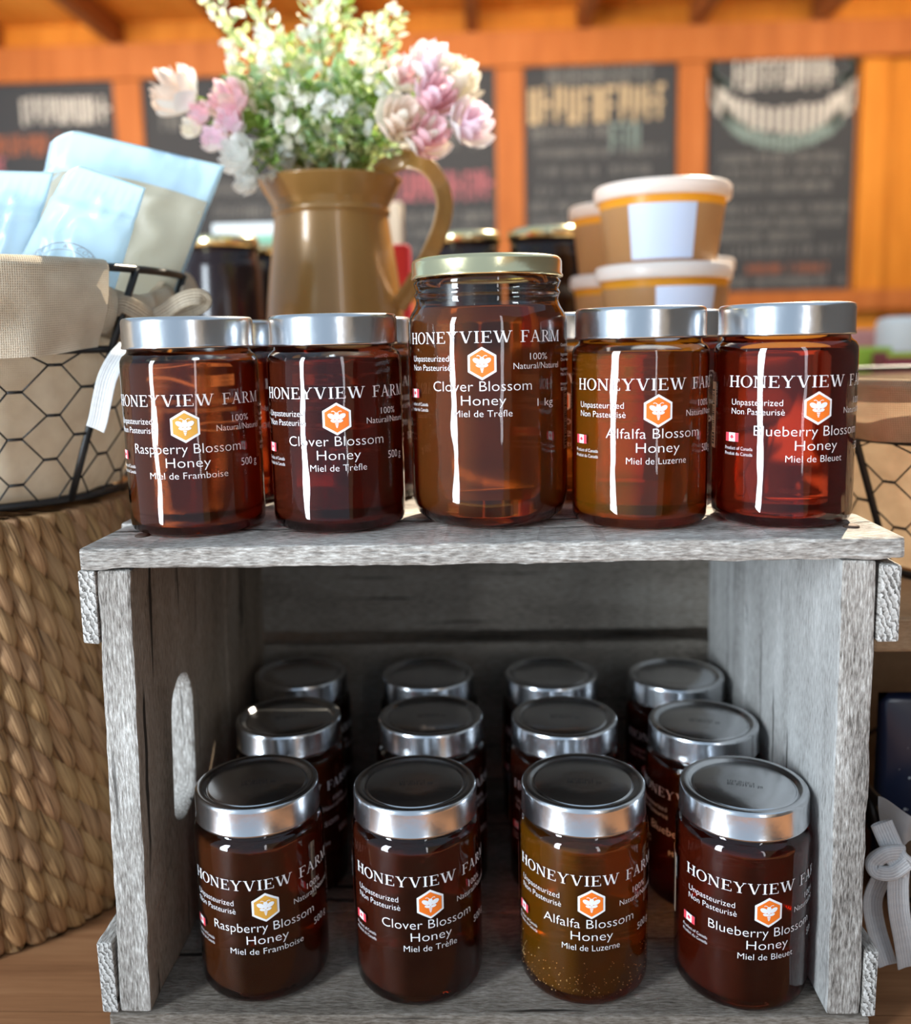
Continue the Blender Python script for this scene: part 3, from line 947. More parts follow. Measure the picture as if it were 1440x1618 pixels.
def stamp_mesh():
    tr = fit_text('LOT-J012C-2', -9, 6, 0.6, 2.2) + fit_text('BB-2035 01 20', -9, 10.5, -2.6, 2.2)
    bm = bmesh.new()
    for q in tr: bm.faces.new([bm.verts.new((x * 0.001, y * 0.001, JH - 0.0009)) for x, y in q])
    return mesh('date_stamp', bm, M_blackp, False)
ME_stamp = stamp_mesh()

def facing(x, y):
    """turn that makes a label at (x, y) look at the photographer"""
    return math.atan2(CAM.x - x, y - CAM.y)
def jar(kind, x, y, z, turn, label, group, stamp=False, dz=0.0):
    t = empty('honey_jar', (x, y, z), facing(x, y) + math.radians(turn), label, 'jar', group)
    link('glass', ME_glass, t)
    link('honey', ME_honey[kind], t)
    ld = link('lid', ME_lid, t)
    ld.rotation_euler = (0, 0, random.uniform(0, 6))
    parts = dict(LABELS[kind])
    for pn in ('lettering', 'emblem', 'flag', 'barcode'):
        o = link(pn, parts[pn], t)
        o.location.z = dz
        if pn == 'emblem':
            link('emblem_field', parts['emblem_field'], o)
            link('bee', parts['bee'], o)
    if stamp:
        s = link('date_stamp', ME_stamp, t)
        s.rotation_euler = (0, 0, math.radians(-turn) + math.radians(stamp))
    return t
Gt, Gr, Gb = 'honey jars along the front of the crate top', 'honey jars in the second row on the crate top', 'honey jars inside the crate'
ZT = SH + 0.0006
jar('rasp', -0.1660, 0.0573, ZT, -7, 'raspberry blossom honey jar at the left end of the crate top, amber emblem', Gt, dz=-0.0035)
jar('clov', -0.0840, 0.0620, ZT, 0, 'clover blossom honey jar on the crate top, left of the tall kilo jar', Gt, dz=-0.0013)
jar('alf', 0.0890, 0.0595, ZT, 15, 'alfalfa blossom honey jar on the crate top, right of the tall kilo jar', Gt)
jar('blue', 0.1690, 0.0575, ZT, 27, 'blueberry blossom honey jar at the right end of the crate top', Gt)
# second row on top: only slivers show between the front jars
for kind, px, lab in (('clov', 352, 'honey jar peeking out between the raspberry and clover jars on the crate top'),
                      ('rasp', 562, 'honey jar in shade peeking out between the clover jar and the kilo jar'),
                      ('alf', 868, 'honey jar peeking out between the kilo jar and the alfalfa jar'),
                      ('blue', 1056, 'honey jar peeking out between the alfalfa and blueberry jars')):
    p = P(px, 500, 0.150)
    jar(kind, p.x, 0.150, ZT, 8, lab, Gr)
# twelve jars inside the crate
ZB = 0.0150
FL = {'rasp': 'raspberry', 'clov': 'clover', 'alf': 'alfalfa', 'blue': 'blueberry'}
ROW = [[(-0.1375, 0.0440), (-0.0433, 0.0420), (0.0554, 0.0430), (0.1473, 0.0385)],
       [(-0.1392, 0.1400), (-0.0400, 0.1405), (0.0521, 0.1370), (0.1448, 0.1280)],
       [(-0.1480, 0.2270), (-0.0468, 0.2230), (0.0489, 0.2210), (0.1440, 0.2160)]]
TURN = [[1, 10, 7, 23], [6, 8, 12, -8], [4, -6, 9, 12]]
KIND = [['rasp', 'clov', 'alf', 'blue'], ['rasp', 'clov', 'clov', 'blue'], ['rasp', 'rasp', 'clov', 'blue']]
NAMES = [['raspberry blossom honey jar in the front row inside the crate, by the left wall',
          'clover blossom honey jar in the front row inside the crate',
          'pale amber alfalfa blossom honey jar with crystals, front row inside the crate',
          'blueberry blossom honey jar in the front row inside the crate, by the right wall'],
         ['silver lidded honey jar inside the crate, right behind the front raspberry jar',
          'silver lidded honey jar inside the crate, right behind the front clover jar',
          'silver lidded honey jar inside the crate, right behind the front alfalfa jar',
          'silver lidded honey jar inside the crate, right behind the front blueberry jar'],
         ['honey jar in the darkest rear left corner of the crate',
          'rearmost honey jar in the crate, second from the left wall',
          'rearmost honey jar in the crate, second from the right wall',
          'honey jar in the rear right corner of the crate']]
for r in range(3):
    for c in range(4):
        x, y = ROW[r][c]
        j = jar(KIND[r][c], x, y, ZB, TURN[r][c], NAMES[r][c], Gb, stamp=(-1 if r < 2 else False), dz=(-0.0035, 0, 0, -0.002)[c] if r == 0 else 0.0)
        if r == 0 and c == 2:
            # sugar crystals settled in the pale honey
            bm = bmesh.new()
            rg = random.Random(3)
            for i in range(420):
                a, rr, zz = rg.uniform(0, 2 * PI), JR - 0.0007, 0.006 + abs(rg.gauss(0, 0.011))
                s = rg.uniform(0.00012, 0.00042)
                bmesh.ops.create_icosphere(bm, subdivisions=1, radius=s, matrix=Matrix.Translation((rr * math.cos(a), rr * math.sin(a), zz)))
            o = obj('crystals', bm, plain('honey_crystal', (0.75, 0.50, 0.22), 0.6), j)
            tag(o, 'pale sugar crystals near the bottom of the jar', kind='stuff')

# the tall one kilo jar
BR, BH, BLR = 0.0454, 0.1482, 0.0427
t = empty('kilo_honey_jar', (0.0037, 0.0705, ZT), facing(0.0037, 0.0705) + math.radians(-4), 'tall one kilo clover honey jar with gold lid, middle of the crate top', 'jar')
bm = bmesh.new()
lathe(bm, [(0, 0.005), (0.024, 0.0045), (0.030, 0.0015), (0.034, 0.0002), (0.0385, 0.0014), (0.0425, 0.0050), (0.0447, 0.0105), (BR, 0.016), (BR, 0.111), (0.0450, 0.1145), (0.0437, 0.1180), (0.0418, 0.1210),
           (0.0408, 0.1235), (0.0406, 0.1255), (0.0412, 0.1275), (0.0418, 0.1285), (0.0412, 0.1295), (0.0406, 0.1310), (0.0416, 0.1335), (0.0420, 0.1350), (0.0408, 0.1365), (0.0400, 0.1440), (0.037, 0.1440)], 112)
obj('glass', bm, M_glass, t)
bm = bmesh.new()
lathe(bm, [(0, 0.0085), (0.026, 0.008), (0.034, 0.0050), (0.0390, 0.0060), (0.0425, 0.0100), (0.0440, 0.016), (0.0441, 0.110), (0.0437, 0.1138), (0.0424, 0.1170), (0.0406, 0.1198), (0.0398, 0.1212), (0.038, 0.1210), (0, 0.1210)], 112)
obj('honey', bm, H_big, t)
bm = bmesh.new()
b = BH - 0.0112
lathe(bm, [(0.0415, b + 0.002), (0.0424, b), (0.0432, b + 0.0004), (0.0433, b + 0.0014), (BLR, b + 0.0022), (BLR, BH - 0.0026), (0.0421, BH - 0.0010), (0.0408, BH), (0.0385, BH - 0.0002), (0.0370, BH - 0.0012), (0.020, BH - 0.0010), (0, BH - 0.0009)], 112)
tag(obj('lid', bm, M_lid_gold, t), 'gold lid')
bl = dict(label_meshes(BR, 0.0905, 1.0, 1.02, 'Clover Blossom', 'Miel de Trèfle', '1 kg', M_orange))
link('lettering', bl['lettering'], t)
em = link('emblem', bl['emblem'], t)
link('emblem_field', bl['emblem_field'], em)
link('bee', bl['bee'], em)
link('flag', bl['flag'], t)
link('barcode', bl['barcode'], t)

# ------------------------------------------------------------------ woven basket and wire baskets
def cone_r(z, z0, r0, z1, r1): return r0 + (r1 - r0) * (z - z0) / (z1 - z0)

def wicker(name, cx, cy, prof, label, z0=0.0, z1=0.283, ncol=64, pitch=0.0215):
    t = empty(name, (cx, cy, z0), 0, label, 'basket')
    def R(z):
        for (a, ra), (b, rb) in zip(prof, prof[1:]):
            if a <= z <= b: return ra + (rb - ra) * (z - a) / (b - a)
        return prof[-1][1]
    bm = bmesh.new()
    lathe(bm, [(0, 0.002)] + [(R(z) - 0.008, max(0.002, z)) for z in [i * z1 / 12 for i in range(13)]] + [(R(z1) - 0.012, z1 - 0.001), (0, z1 - 0.001)], 64)
    obj('core', bm, M_hya_core, t)
    bm = bmesh.new()
    ul = bm.loops.layers.uv.verify()
    cl = bm.loops.layers.float_color.new('tone')
    rg = random.Random(11)
    nrow = int(z1 / pitch) + 3
    for c in range(ncol):
        th = 2 * PI * c / ncol
        wob = rg.uniform(-0.12, 0.12) + (c * 0.37) % 1.0
        for k in range(-1, nrow):
            zc = (k + wob + rg.uniform(-.06, .06)) * pitch
            hl = pitch * 0.98 * rg.uniform(0.92, 1.08)
            hw_ = 2 * PI * R(min(max(zc, 0), z1)) / ncol * 0.61
            tone = rg.uniform(0.80, 1.12)
            tc = (tone, tone * rg.uniform(0.93, 1.02), tone * rg.uniform(0.86, 1.02), 1)
            uo, vo = rg.uniform(0, 5), rg.uniform(0, 50)
            lean = hw_ * 0.44 * rg.uniform(0.85, 1.15)
            nS, nT = 10, 6
            G_ = []
            for i in range(nS + 1):
                s = -1 + 2 * i / nS
                wd = hw_ * max(0.05, (1 - abs(s) ** 2.1)) ** 0.8
                row = []
                for j in range(nT + 1):
                    q = -1 + 2 * j / nT
                    z = zc + s * hl
                    zz = min(max(z, 0.002), z1)
                    a = th + (q * wd - lean * math.sin(s * 1.5)) / R(zz)
                    bulge = 0.0084 * (1 - q * q) ** 0.6 * (1 - abs(s) ** 2.5) - 0.0022 * s + 0.0014 * q - 0.004
                    if z > z1: bulge -= (z - z1) * 1.0
                    rr = R(zz) + bulge
                    row.append(bm.verts.new((rr * math.cos(a), rr * math.sin(a), zz)))
                G_.append(row)
            for i in range(nS):
                for j in range(nT):
                    f = bm.faces.new((G_[i][j], G_[i][j + 1], G_[i + 1][j + 1], G_[i + 1][j]))
                    for l, (a, b) in zip(f.loops, ((i, j), (i, j + 1), (i + 1, j + 1), (i + 1, j))):
                        l[ul].uv = (uo + b / nT * 0.02, vo + a / nS * 0.05)
                        l[cl] = tc
    obj('woven_wall', bm, M_hya, t, recalc=True)
    return t
WBX, WBY = -0.385, 0.182
wicker('woven_basket', WBX, WBY, [(0, 0.130), (0.03, 0.1375), (0.12, 0.137), (0.22, 0.128), (0.282, 0.1165), (0.30, 0.112)], 'brown woven water hyacinth basket on the table left of the crate', z1=0.2825)

def wire_basket(cx, cy, z0, r0, z1, r1, zm, label, ncol=36, cell=0.031, struts=((-31, -19), (8, 8), (62, 62), (122, 122), (182, 182), (242, 242))):
    t = empty('wire_basket', (cx, cy, z0), 0, label, 'basket')
    H = z1 - z0
    R = lambda z: r0 + (r1 - r0) * z / H
    bm = bmesh.new()
    for z, rr in ((0.0026, 0.0026), (zm - z0, 0.0024), (H, 0.0026)):
        tube(bm, [(R(z) * math.cos(2 * PI * i / 72), R(z) * math.sin(2 * PI * i / 72), z) for i in range(72)], rr, 8, closed=True)
    for k in struts:
        pts = []
        for q in (0.0, 0.25, 0.5, 0.75, 1.0):
            a, z = math.radians(k[0] + (k[1] - k[0]) * q), 0.001 + H * q
            pts.append(((R(z) + 0.0012) * math.cos(a), (R(z) + 0.0012) * math.sin(a), z))
        tube(bm, pts, 0.0026, 8)
    for k in range(4):
        a = k * PI / 4
        tube(bm, [(r0 * math.cos(a), r0 * math.sin(a), 0.0026), (-r0 * math.cos(a), -r0 * math.sin(a), 0.0026)], 0.0016, 6)
    obj('frame', bm, M_wire, t)
    bm = bmesh.new()
    HM = zm - z0
    nr = int(H / cell) + 2
    rg = random.Random(4)
    jit = {}
    def node(k, j, s):
        key = (k % ncol, j)
        if key not in jit: jit[key] = (rg.uniform(-.0012, .0012), rg.uniform(-.0016, .0016))
        dx, dz = jit[key]
        z = (j + (0.5 if k % 2 else 0)) * cell + dz
        z = min(max(z, 0.0), HM)
        rr = R(z) + 0.0012
        a = 2 * PI * k / ncol + (s * 0.0042 + dx) / rr
        return Vector((rr * math.cos(a), rr * math.sin(a), z))
    for k in range(ncol):
        for j in range(nr):
            zc = (j + (0.5 if k % 2 else 0)) * cell
            if zc > HM + cell * 0.5: continue
            if zc < HM: tube(bm, [node(k, j, -1), node(k, j, 1)], 0.00105, 5)
            dn = (0, 1) if k % 2 else (-1, 0)
            for d in dn:
                jj = j + d
                if jj < 0: continue
                A, B = node(k, j, 1), node(k + 1, jj, -1)
                if (A - B).length < 0.004: continue
                mid = (A + B) / 2
                tube(bm, [A, mid, B], 0.00062, 5)
    obj('wire_mesh', bm, M_wire, t)
    return t, R, H

def frill(a, z, amp, f, s=0.0): return amp * (math.sin(a * f + s) + 0.6 * math.sin(a * f * 1.7 + 2 * s + 1) + 0.4 * math.sin(a * f * 3.1 + 3))

BX, BY = -0.372, 0.194
bz0, bz1 = 0.2865, 0.4400
wb, Rw, Hw = wire_basket(BX, BY, bz0, 0.106, bz1, 0.154, 0.3885, 'black wire basket with beige burlap liner on top of the woven basket')
# liner: inside wall
def liner(t, R, H, mat, depth0=0.004, top_cut=None, seed=0.0):
    bm = bmesh.new()
    def fn(a, b):
        an = a * 2 * PI
        zt = H - 0.004
        if top_cut: zt -= top_cut(an)
        z = depth0 + (zt - depth0) * b
        rr = R(z) - 0.0035 - 0.012 * (0.5 + 0.5 * noise.noise(Vector((math.cos(an) * 3.5, math.sin(an) * 3.5, z * 22 + seed)))) - abs(frill(an, z, 0.0011, 9, seed)) * (0.3 + b)
        return (rr * math.cos(an), rr * math.sin(an), z)
    uvgrid(bm, fn, 160, 26, closed_u=True, uvs=(0.85, H))
    c = bm.verts.new((0, 0, depth0))
    bm.verts.ensure_lookup_table()
    for i in range(160):
        bm.faces.new((bm.verts[(i + 1) % 160], bm.verts[i], c))
    return obj('burlap_liner', bm, mat, t)
def dip(an):
    d = (an + PI) % (2 * PI) - PI          # -pi..pi
    return 0.016 * max(0.0, 1 - ((d + 0.30) / 0.34) ** 2)
liner(wb, Rw, Hw, M_burlap, top_cut=dip)
# cuff folded over the rim
def cuff(t, R, H, mat, a0, a1, drop, seed=0.0, ext=0.0):
    bm = bmesh.new()
    def fn(a, b):
        an = math.radians(a0 + (a1 - a0) * a)
        # over the rim: from just inside, over the wire, down the outside
        L = b * (drop + 0.014)
        if L < 0.014:
            ph = PI * (L / 0.014)
            rr = R(H) - 0.0052 * math.cos(ph)
            z = H + 0.0045 * math.sin(ph)
        else:
            d = L - 0.014
            z = H - d * (1 + 0.07 * math.sin(an * 5 + seed))
            rr = R(z) + 0.0062 + 0.006 * min(1, d / drop * 1.6) * (0.55 + noise.noise(Vector((an * 4.5 + seed, z * 30, 0)))) + 0.0012 * math.sin(an * 13 + seed) + 0.0025 * math.sin(an * 9 + z * 90 + seed) * (d / drop)
        return (rr * math.cos(an), rr * math.sin(an), z)
    uvgrid(bm, fn, 110, 26, uvs=(abs(math.radians(a1 - a0)) * 0.165, drop + 0.014))
    return obj('burlap_cuff', bm, mat, t)
cuff(wb, Rw, Hw, M_burlap, -29, -200, 0.052)
# gathered cloth bunched below the rim at the right
bm = bmesh.new()
def bunch(a, b):
    an = math.radians(-40 + 120 * a)
    ph = b * 2 * PI
    z = Hw - 0.026 + 0.016 * math.sin(ph) + 0.005 * math.sin(an * 7)
    rr = Rw(z) - 0.008 + 0.009 * math.cos(ph) * (1 + 0.30 * math.sin(an * 24) + 0.25 * math.sin(an * 41 + 1))
    return (rr * math.cos(an), rr * math.sin(an), z)
uvgrid(bm, bunch, 90, 18, uvs=(0.34, 0.09))
obj('burlap_gather', bm, M_burlap, wb)
bm = bmesh.new()
def puff(a, b):
    ph = b * 2 * PI
    an = math.radians(6 + 34 * a)
    k = math.sin(PI * a) ** 0.6
    z = Hw - 0.012 + 0.018 * math.sin(ph) * k
    rr = Rw(Hw) + 0.001 + 0.009 * math.cos(ph) * k
    return (rr * math.cos(an), rr * math.sin(an), z)
uvgrid(bm, puff, 26, 16, uvs=(0.1, 0.09))
obj('burlap_gather', bm, M_burlap, wb)
def ribbon(name, pts, wd, mat, parent, normal=Vector((0, -1, 0.2)), th=0.0014, taper=None):
    """a soft flat tape along pts"""
    pts = [Vector(p) for p in pts]
    # smooth with Catmull-Rom
    sm = []
    for i in range(len(pts) - 1):
        p0, p1, p2, p3 = pts[max(i - 1, 0)], pts[i], pts[i + 1], pts[min(i + 2, len(pts) - 1)]
        for k in range(8):
            u = k / 8
            sm.append(0.5 * ((2 * p1) + (-p0 + p2) * u + (2 * p0 - 5 * p1 + 4 * p2 - p3) * u * u + (-p0 + 3 * p1 - 3 * p2 + p3) * u ** 3))
    sm.append(pts[-1])
    bm = bmesh.new()
    n_ = len(sm)
    def fn(a, b):
        i = min(int(round(b * (n_ - 1))), n_ - 1)
        d = sm[min(i + 1, n_ - 1)] - sm[max(i - 1, 0)]
        s = d.cross(normal).normalized()
        nn = s.cross(d).normalized()
        ph = a * 2 * PI
        ww = wd * (taper(b) if taper else 1.0)
        return sm[i] + s * (ww / 2 * math.cos(ph)) + nn * (th * math.sin(ph) + 0.0012 * math.cos(2 * ph))
    uvgrid(bm, fn, 14, n_ - 1, closed_u=True, uvs=(wd * 2, 0.01 * n_))
    return obj(name, bm, mat, parent)
def loc(t, p): return Vector(p) - t.location
B1 = lambda u, v, y: loc(wb, P(u, v, y))
ribbon('drawstring_loop', [B1(240, 505, .150), B1(262, 492, .146), B1(290, 474, .142), B1(316, 470, .145), B1(322, 480, .152), B1(300, 492, .156), B1(262, 503, .158)], 0.011, M_burlap, wb, th=0.003)
ribbon('drawstring_loop', [B1(238, 505, .150), B1(216, 490, .142), B1(192, 481, .138), B1(178, 494, .138), B1(190, 506, .142), B1(215, 510, .148)], 0.012, M_burlap, wb, th=0.003)
ribbon('drawstring_tail', [B1(204, 545, .110), B1(190, 562, .098), B1(172, 595, .090), B1(163, 632, .088), B1(157, 662, .088), B1(152, 678, .088)], 0.0125, M_cotton, wb, th=0.0016)

# ------------------------------------------------------------------ pouches in the wire basket
def pouch(tl, tr, bl_, br_, y, depth, fill, label, bulge=0.012, logo=False, lean=0.0):
    A, B, C, D = P(*tl, y), P(*tr, y), P(*bl_, y - lean), P(*br_, y - lean)
    o = (C + D) / 2
    t = empty('pouch', o, 0, label, 'pouch', 'stand up pouches in the wire basket')
    A, B, C, D = A - o, B - o, C - o, D - o
    nrm = (B - A).cross(A - C).normalized()
    if nrm.y > 0: nrm = -nrm
    def surf(a, b, side):
        if a < 0.16: b = b * (1 - 0.075 * (1 - a / 0.16) ** 2)
        p = (C * (1 - a) + D * a) * (1 - b) + (A * (1 - a) + B * a) * b
        ed = (4 * a * (1 - a)) ** 0.55
        vb = math.sin(PI * min(1, max(0, 1 - b)) * 0.62) if b < 1 else 0
        h = bulge * ed * vb
        cr = noise.noise(Vector((a * 4, b * 6, side * 3 + o.x * 50)))
        h += 0.0075 * (0.35 - abs(cr)) * ed * min(1, max(0, (0.92 - b) * 8)) * bulge / 0.012
        if abs(b - 0.80) < 0.012: h += 0.0011 * side
        if abs(b - 0.775) < 0.012: h += 0.0011 * side
        if b > 0.86: h += 0.0006 * math.sin(a * 60) * (1 - b) / 0.14
        return p + nrm * (h * side + 0.0003 * side)
    bm = bmesh.new()
    n1, n2 = 28, 60
    mt = [M_pouch, M_pouch_fill]
    F = uvgrid(bm, lambda a, b: surf(a, b, 1), n1, n2)
    K = uvgrid(bm, lambda a, b: surf(a, b, -1), n1, n2)
    bmesh.ops.remove_doubles(bm, verts=bm.verts, dist=0.0007)
    obj('film', bm, M_pouch, t)
    if fill:
        bm = bmesh.new()
        uvgrid(bm, lambda a, b: surf(0.015 + a * 0.97, b * (fill + 0.03 * math.sin(a * 3)), 1) + nrm * 0.0008, n1, 40)
        uvgrid(bm, lambda a, b: surf(0.015 + a * 0.97, b * (fill + 0.03 * math.sin(a * 3)), -1) - nrm * 0.0008, n1, 40)
        tag(obj('filled_panel', bm, M_pouch_fill, t), 'beige filled lower part of the pouch')
    if logo:
        bm = bmesh.new()
        def put(tris):
            for q in tris:
                vs = []
                for x, yy in q:
                    a, b = 0.5 + x, logo + yy
                    vs.append(bm.verts.new(surf(min(max(a, .01), .99), b, 1) + nrm * 0.0006))
                bm.faces.new(vs)
        put(ringp(0, 0, 0.36, 0.17, 0.352, 0.166, 0, 360, 60))
        put(ringp(0, 0, 0.30, 0.13, 0.295, 0.127, 0, 360, 60))
        tx = 'TLE & COMB'
        for i, ch in enumerate(tx):
            if ch == ' ': continue
            tri, wd = text_tris(ch, 1.0)
            an = math.radians(150 - 120 * i / (len(tx) - 1))
            cxx, cyy = 0.325 * math.cos(an), 0.147 * math.sin(an)
            put([[(cxx + (px - wd / 2) * 0.05, cyy + (py - .35) * 0.024) for px, py in q] for q in tri])
        obj('logo', bm, plain('grey_print', (0.33, 0.36, 0.38), 0.6), t, smooth=False)
    return t
pouch((85, 198), (356, 262), (10, 560), (235, 580), 0.215, 0, 0.815, 'large pouch with beige contents, behind the other pouches in the wire basket', 0.012, lean=0.0)
pouch((-60, 268), (86, 272), (-130, 560), (0, 580), 0.165, 0, None, 'pale blue pouch cut by the left edge of the photo', 0.012)
pouch((112, 256), (231, 297), (-35, 535), (155, 545), 0.135, 0, None, 'small pale blue pouch with an oval logo, in front of the large pouch', 0.013, logo=0.42)

# ------------------------------------------------------------------ right hand side
rb = empty('side_crate', (0.42, 0.08, 0), 0, 'brown wooden box right of the grey crate, carrying a burlap lined basket', 'crate')
bbox('top_board', (-0.185, 0.24, 0.0, 0.32, 0.196, 0.218), M_bench, rb)
bbox('side_board', (-0.185, -0.172, 0.03, 0.32, 0.0, 0.1955), M_bench, rb)
bbox('side_board', (0.227, 0.24, 0.0, 0.32, 0.0, 0.1955), M_bench, rb)
bbox('back_board', (-0.171, 0.226, 0.305, 0.32, 0.0, 0.1955), M_bench, rb)
RX, RY = 0.400, 0.235
wr, Rr_, Hr = wire_basket(RX, RY, 0.2185, 0.122, 0.355, 0.176, 0.318, 'black wire basket with tan burlap liner on the brown box, at the right edge', ncol=34, cell=0.036, struts=((20, 20), (80, 80), (140, 140), (205, 205), (320, 320)))
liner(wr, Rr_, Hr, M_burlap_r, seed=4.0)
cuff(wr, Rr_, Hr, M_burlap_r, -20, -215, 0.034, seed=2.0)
# small basket with white tie low at the right edge
lb, Rl, Hl = wire_basket(0.385, 0.135, 0.0, 0.105, 0.078, 0.126, 0.042, 'low wire basket with a white cloth tie, beside the foot of the grey crate', ncol=28, cell=0.030)
def low_liner():
    bm = bmesh.new()
    def fn(a, b):
        an = a * 2 * PI
        z = 0.005 + (Hl + 0.004 - 0.005) * b
        rr = Rl(z) - 0.004 - 0.003 * noise.noise(Vector((math.cos(an) * 3, math.sin(an) * 3, z * 20)))
        return (rr * math.cos(an), rr * math.sin(an), z)
    uvgrid(bm, fn, 90, 14, closed_u=True, uvs=(0.75, Hl))
    return obj('cotton_liner', bm, M_burlap_r, lb)
low_liner()
B2 = lambda u, v, y: loc(lb, P(u, v, y))
yq = 0.045
bm = bmesh.new()
def front_cover(a, b):
    p = B2(1388 + 90 * a + 12 * b, 1258 + 75 * b + 50 * a * (1 - b), yq + 0.01 - 0.014 * math.sin(PI * a))
    return p + Vector((0, 0.004 * math.sin(a * 9 + b * 3), 0))
uvgrid(bm, front_cover, 24, 16, uvs=(0.05, 0.05))
bmesh.ops.solidify(bm, geom=bm.faces[:], thickness=0.0016)
tag(obj('cotton_cuff', bm, M_cotton, lb), 'white cotton cuff')
ribbon('cotton_tie', [B2(1420, 1368, yq - .012), B2(1418, 1400, yq - .014), B2(1420, 1440, yq - .014), B2(1428, 1485, yq - .012), B2(1434, 1526, yq - .010)], 0.0125, M_cotton, lb, th=0.002)
ribbon('cotton_tie', [B2(1408, 1366, yq - .010), B2(1390, 1390, yq - .004), B2(1378, 1425, yq), B2(1385, 1470, yq), B2(1402, 1524, yq - .004)], 0.0115, M_cotton, lb, th=0.002)
ribbon('cotton_tie', [B2(1425, 1345, yq - .010), B2(1400, 1348, yq - .014), B2(1380, 1362, yq - .012), B2(1384, 1376, yq - .014), B2(1408, 1378, yq - .016), B2(1432, 1362, yq - .014)], 0.0085, M_cotton, lb, th=0.0042)
ribbon('cotton_tie', [B2(1392, 1300, yq - .004), B2(1405, 1330, yq - .008), B2(1418, 1358, yq - .014), B2(1436, 1372, yq - .014)], 0.013, M_cotton, lb, th=0.003)
# navy packet standing in the low basket
t = empty('navy_packet', (0.331, 0.135, 0.006), 0, 'glossy navy packet with white specks standing in the low basket', 'packet')
bm = bmesh.new()
def pk(a, b, s):
    x = -0.068 + 0.136 * a
    z = 0.143 * b
    return (x, s * 0.014 * (4 * a * (1 - a)) ** 0.6 * math.cos(b * PI / 2) ** 0.7 if b < 1 else 0, z)
uvgrid(bm, lambda a, b: pk(a, b, -1), 20, 20)
uvgrid(bm, lambda a, b: pk(a, b, 1), 20, 20)
bmesh.ops.remove_doubles(bm, verts=bm.verts, dist=0.0004)
obj('packet_film', bm, M_navy, t)
bm = bmesh.new()
rg = random.Random(9)
for i in range(60):
    a, b = rg.uniform(0.1, 0.9), rg.uniform(0.25, 0.75)
    p = Vector(pk(a, b, -1)) + Vector((0, -0.0008, 0))
    bmesh.ops.create_icosphere(bm, subdivisions=1, radius=rg.choice((.0004, .0006, .0011)), matrix=Matrix.Translation(p) @ Matrix.Diagonal((1, 0.2, 1, 1)))
tag(obj('specks', bm, plain('pale_speck', (0.6, 0.65, 0.7), 0.6), t), kind='stuff')

# ------------------------------------------------------------------ jug with flowers
JY = 0.385
c0 = P(524, 330, JY)
jx = c0.x
def jz(v): return P(524, v, JY).z - SH
jrad = lambda px: px * (JY - CAM.y) / F_PX / 2
jug = empty('jug', (jx, JY, SH + 0.0005), 0, 'tan enamel jug with a strap handle, holding artificial flowers', 'jug')
ztop = jz(290)
bm = bmesh.new()
pr = [(0, 0.001), (jrad(196), 0.0), (jrad(218), 0.004), (jrad(222), 0.03), (jrad(214), jz(520)), (jrad(206), jz(470)), (jrad(194), jz(420)), (jrad(180), jz(370)), (jrad(173), jz(342)), (jrad(174), jz(332)),
      (jrad(186), jz(320)), (jrad(204), jz(304)), (jrad(217), jz(291)), (jrad(220), jz(288)), (jrad(216), jz(289)), (jrad(200), jz(304)), (jrad(168), jz(340)), (jrad(170), jz(372)), (jrad(190), 0.10), (0, 0.09)]
lathe(bm, pr, 72)
obj('body', bm, M_jug, jug)
bm = bmesh.new()
lathe(bm, [(jrad(174), jz(345)), (jrad(180), jz(342)), (jrad(180), jz(336)), (jrad(174), jz(332))], 72)
obj('neck_band', bm, M_jug, jug)
J = lambda u, v, y: loc(jug, P(u, v, y))
ribbon('handle', [J(598, 275, JY - .02), J(612, 262, JY - .022), J(640, 252, JY - .025), J(672, 262, JY - .028), J(693, 288, JY - .03), J(702, 322, JY - .03), J(696, 358, JY - .03), J(680, 398, JY - .028), J(655, 445, JY - .022), J(628, 485, JY - .016)],
       0.017, M_jug, jug, normal=Vector((0.55, -0.83, 0)), th=0.0028)

def petal_head(r, n_layers, mats, rg):
    """rose-like head: layers of cupped petals"""
    bm = bmesh.new()
    for L in range(n_layers):
        k = (L + 1) / n_layers
        npet = 3 + L
        for i in range(npet):
            a0 = 2 * PI * (i + 0.5 * (L % 2)) / npet + rg.uniform(-.2, .2)
            mi = 1 if (L <= n_layers // 2 and rg.random() < 0.75) else (0 if rg.random() < 0.8 else 1)
            opn = 0.25 + 0.85 * k
            def fn(a, b):
                s = (a - 0.5) * 2
                wd = math.sin(PI * (0.15 + 0.75 * b)) ** 0.8
                th = a0 + s * (1.1 if L < 2 else 0.62) * wd
                rad = r * (0.12 + 0.88 * k * math.sin(b * PI / 2 * (0.55 + 0.45 * k)))
                z = r * (1.55 * b * (1.05 - 0.55 * k) - 0.35 + 0.25 * b * b) - r * 0.14 * s * s * b
                return (rad * math.cos(th), rad * math.sin(th), z)
            uvgrid(bm, fn, 6, 6, mat=mi)
    return mesh('blossom', bm, mats)
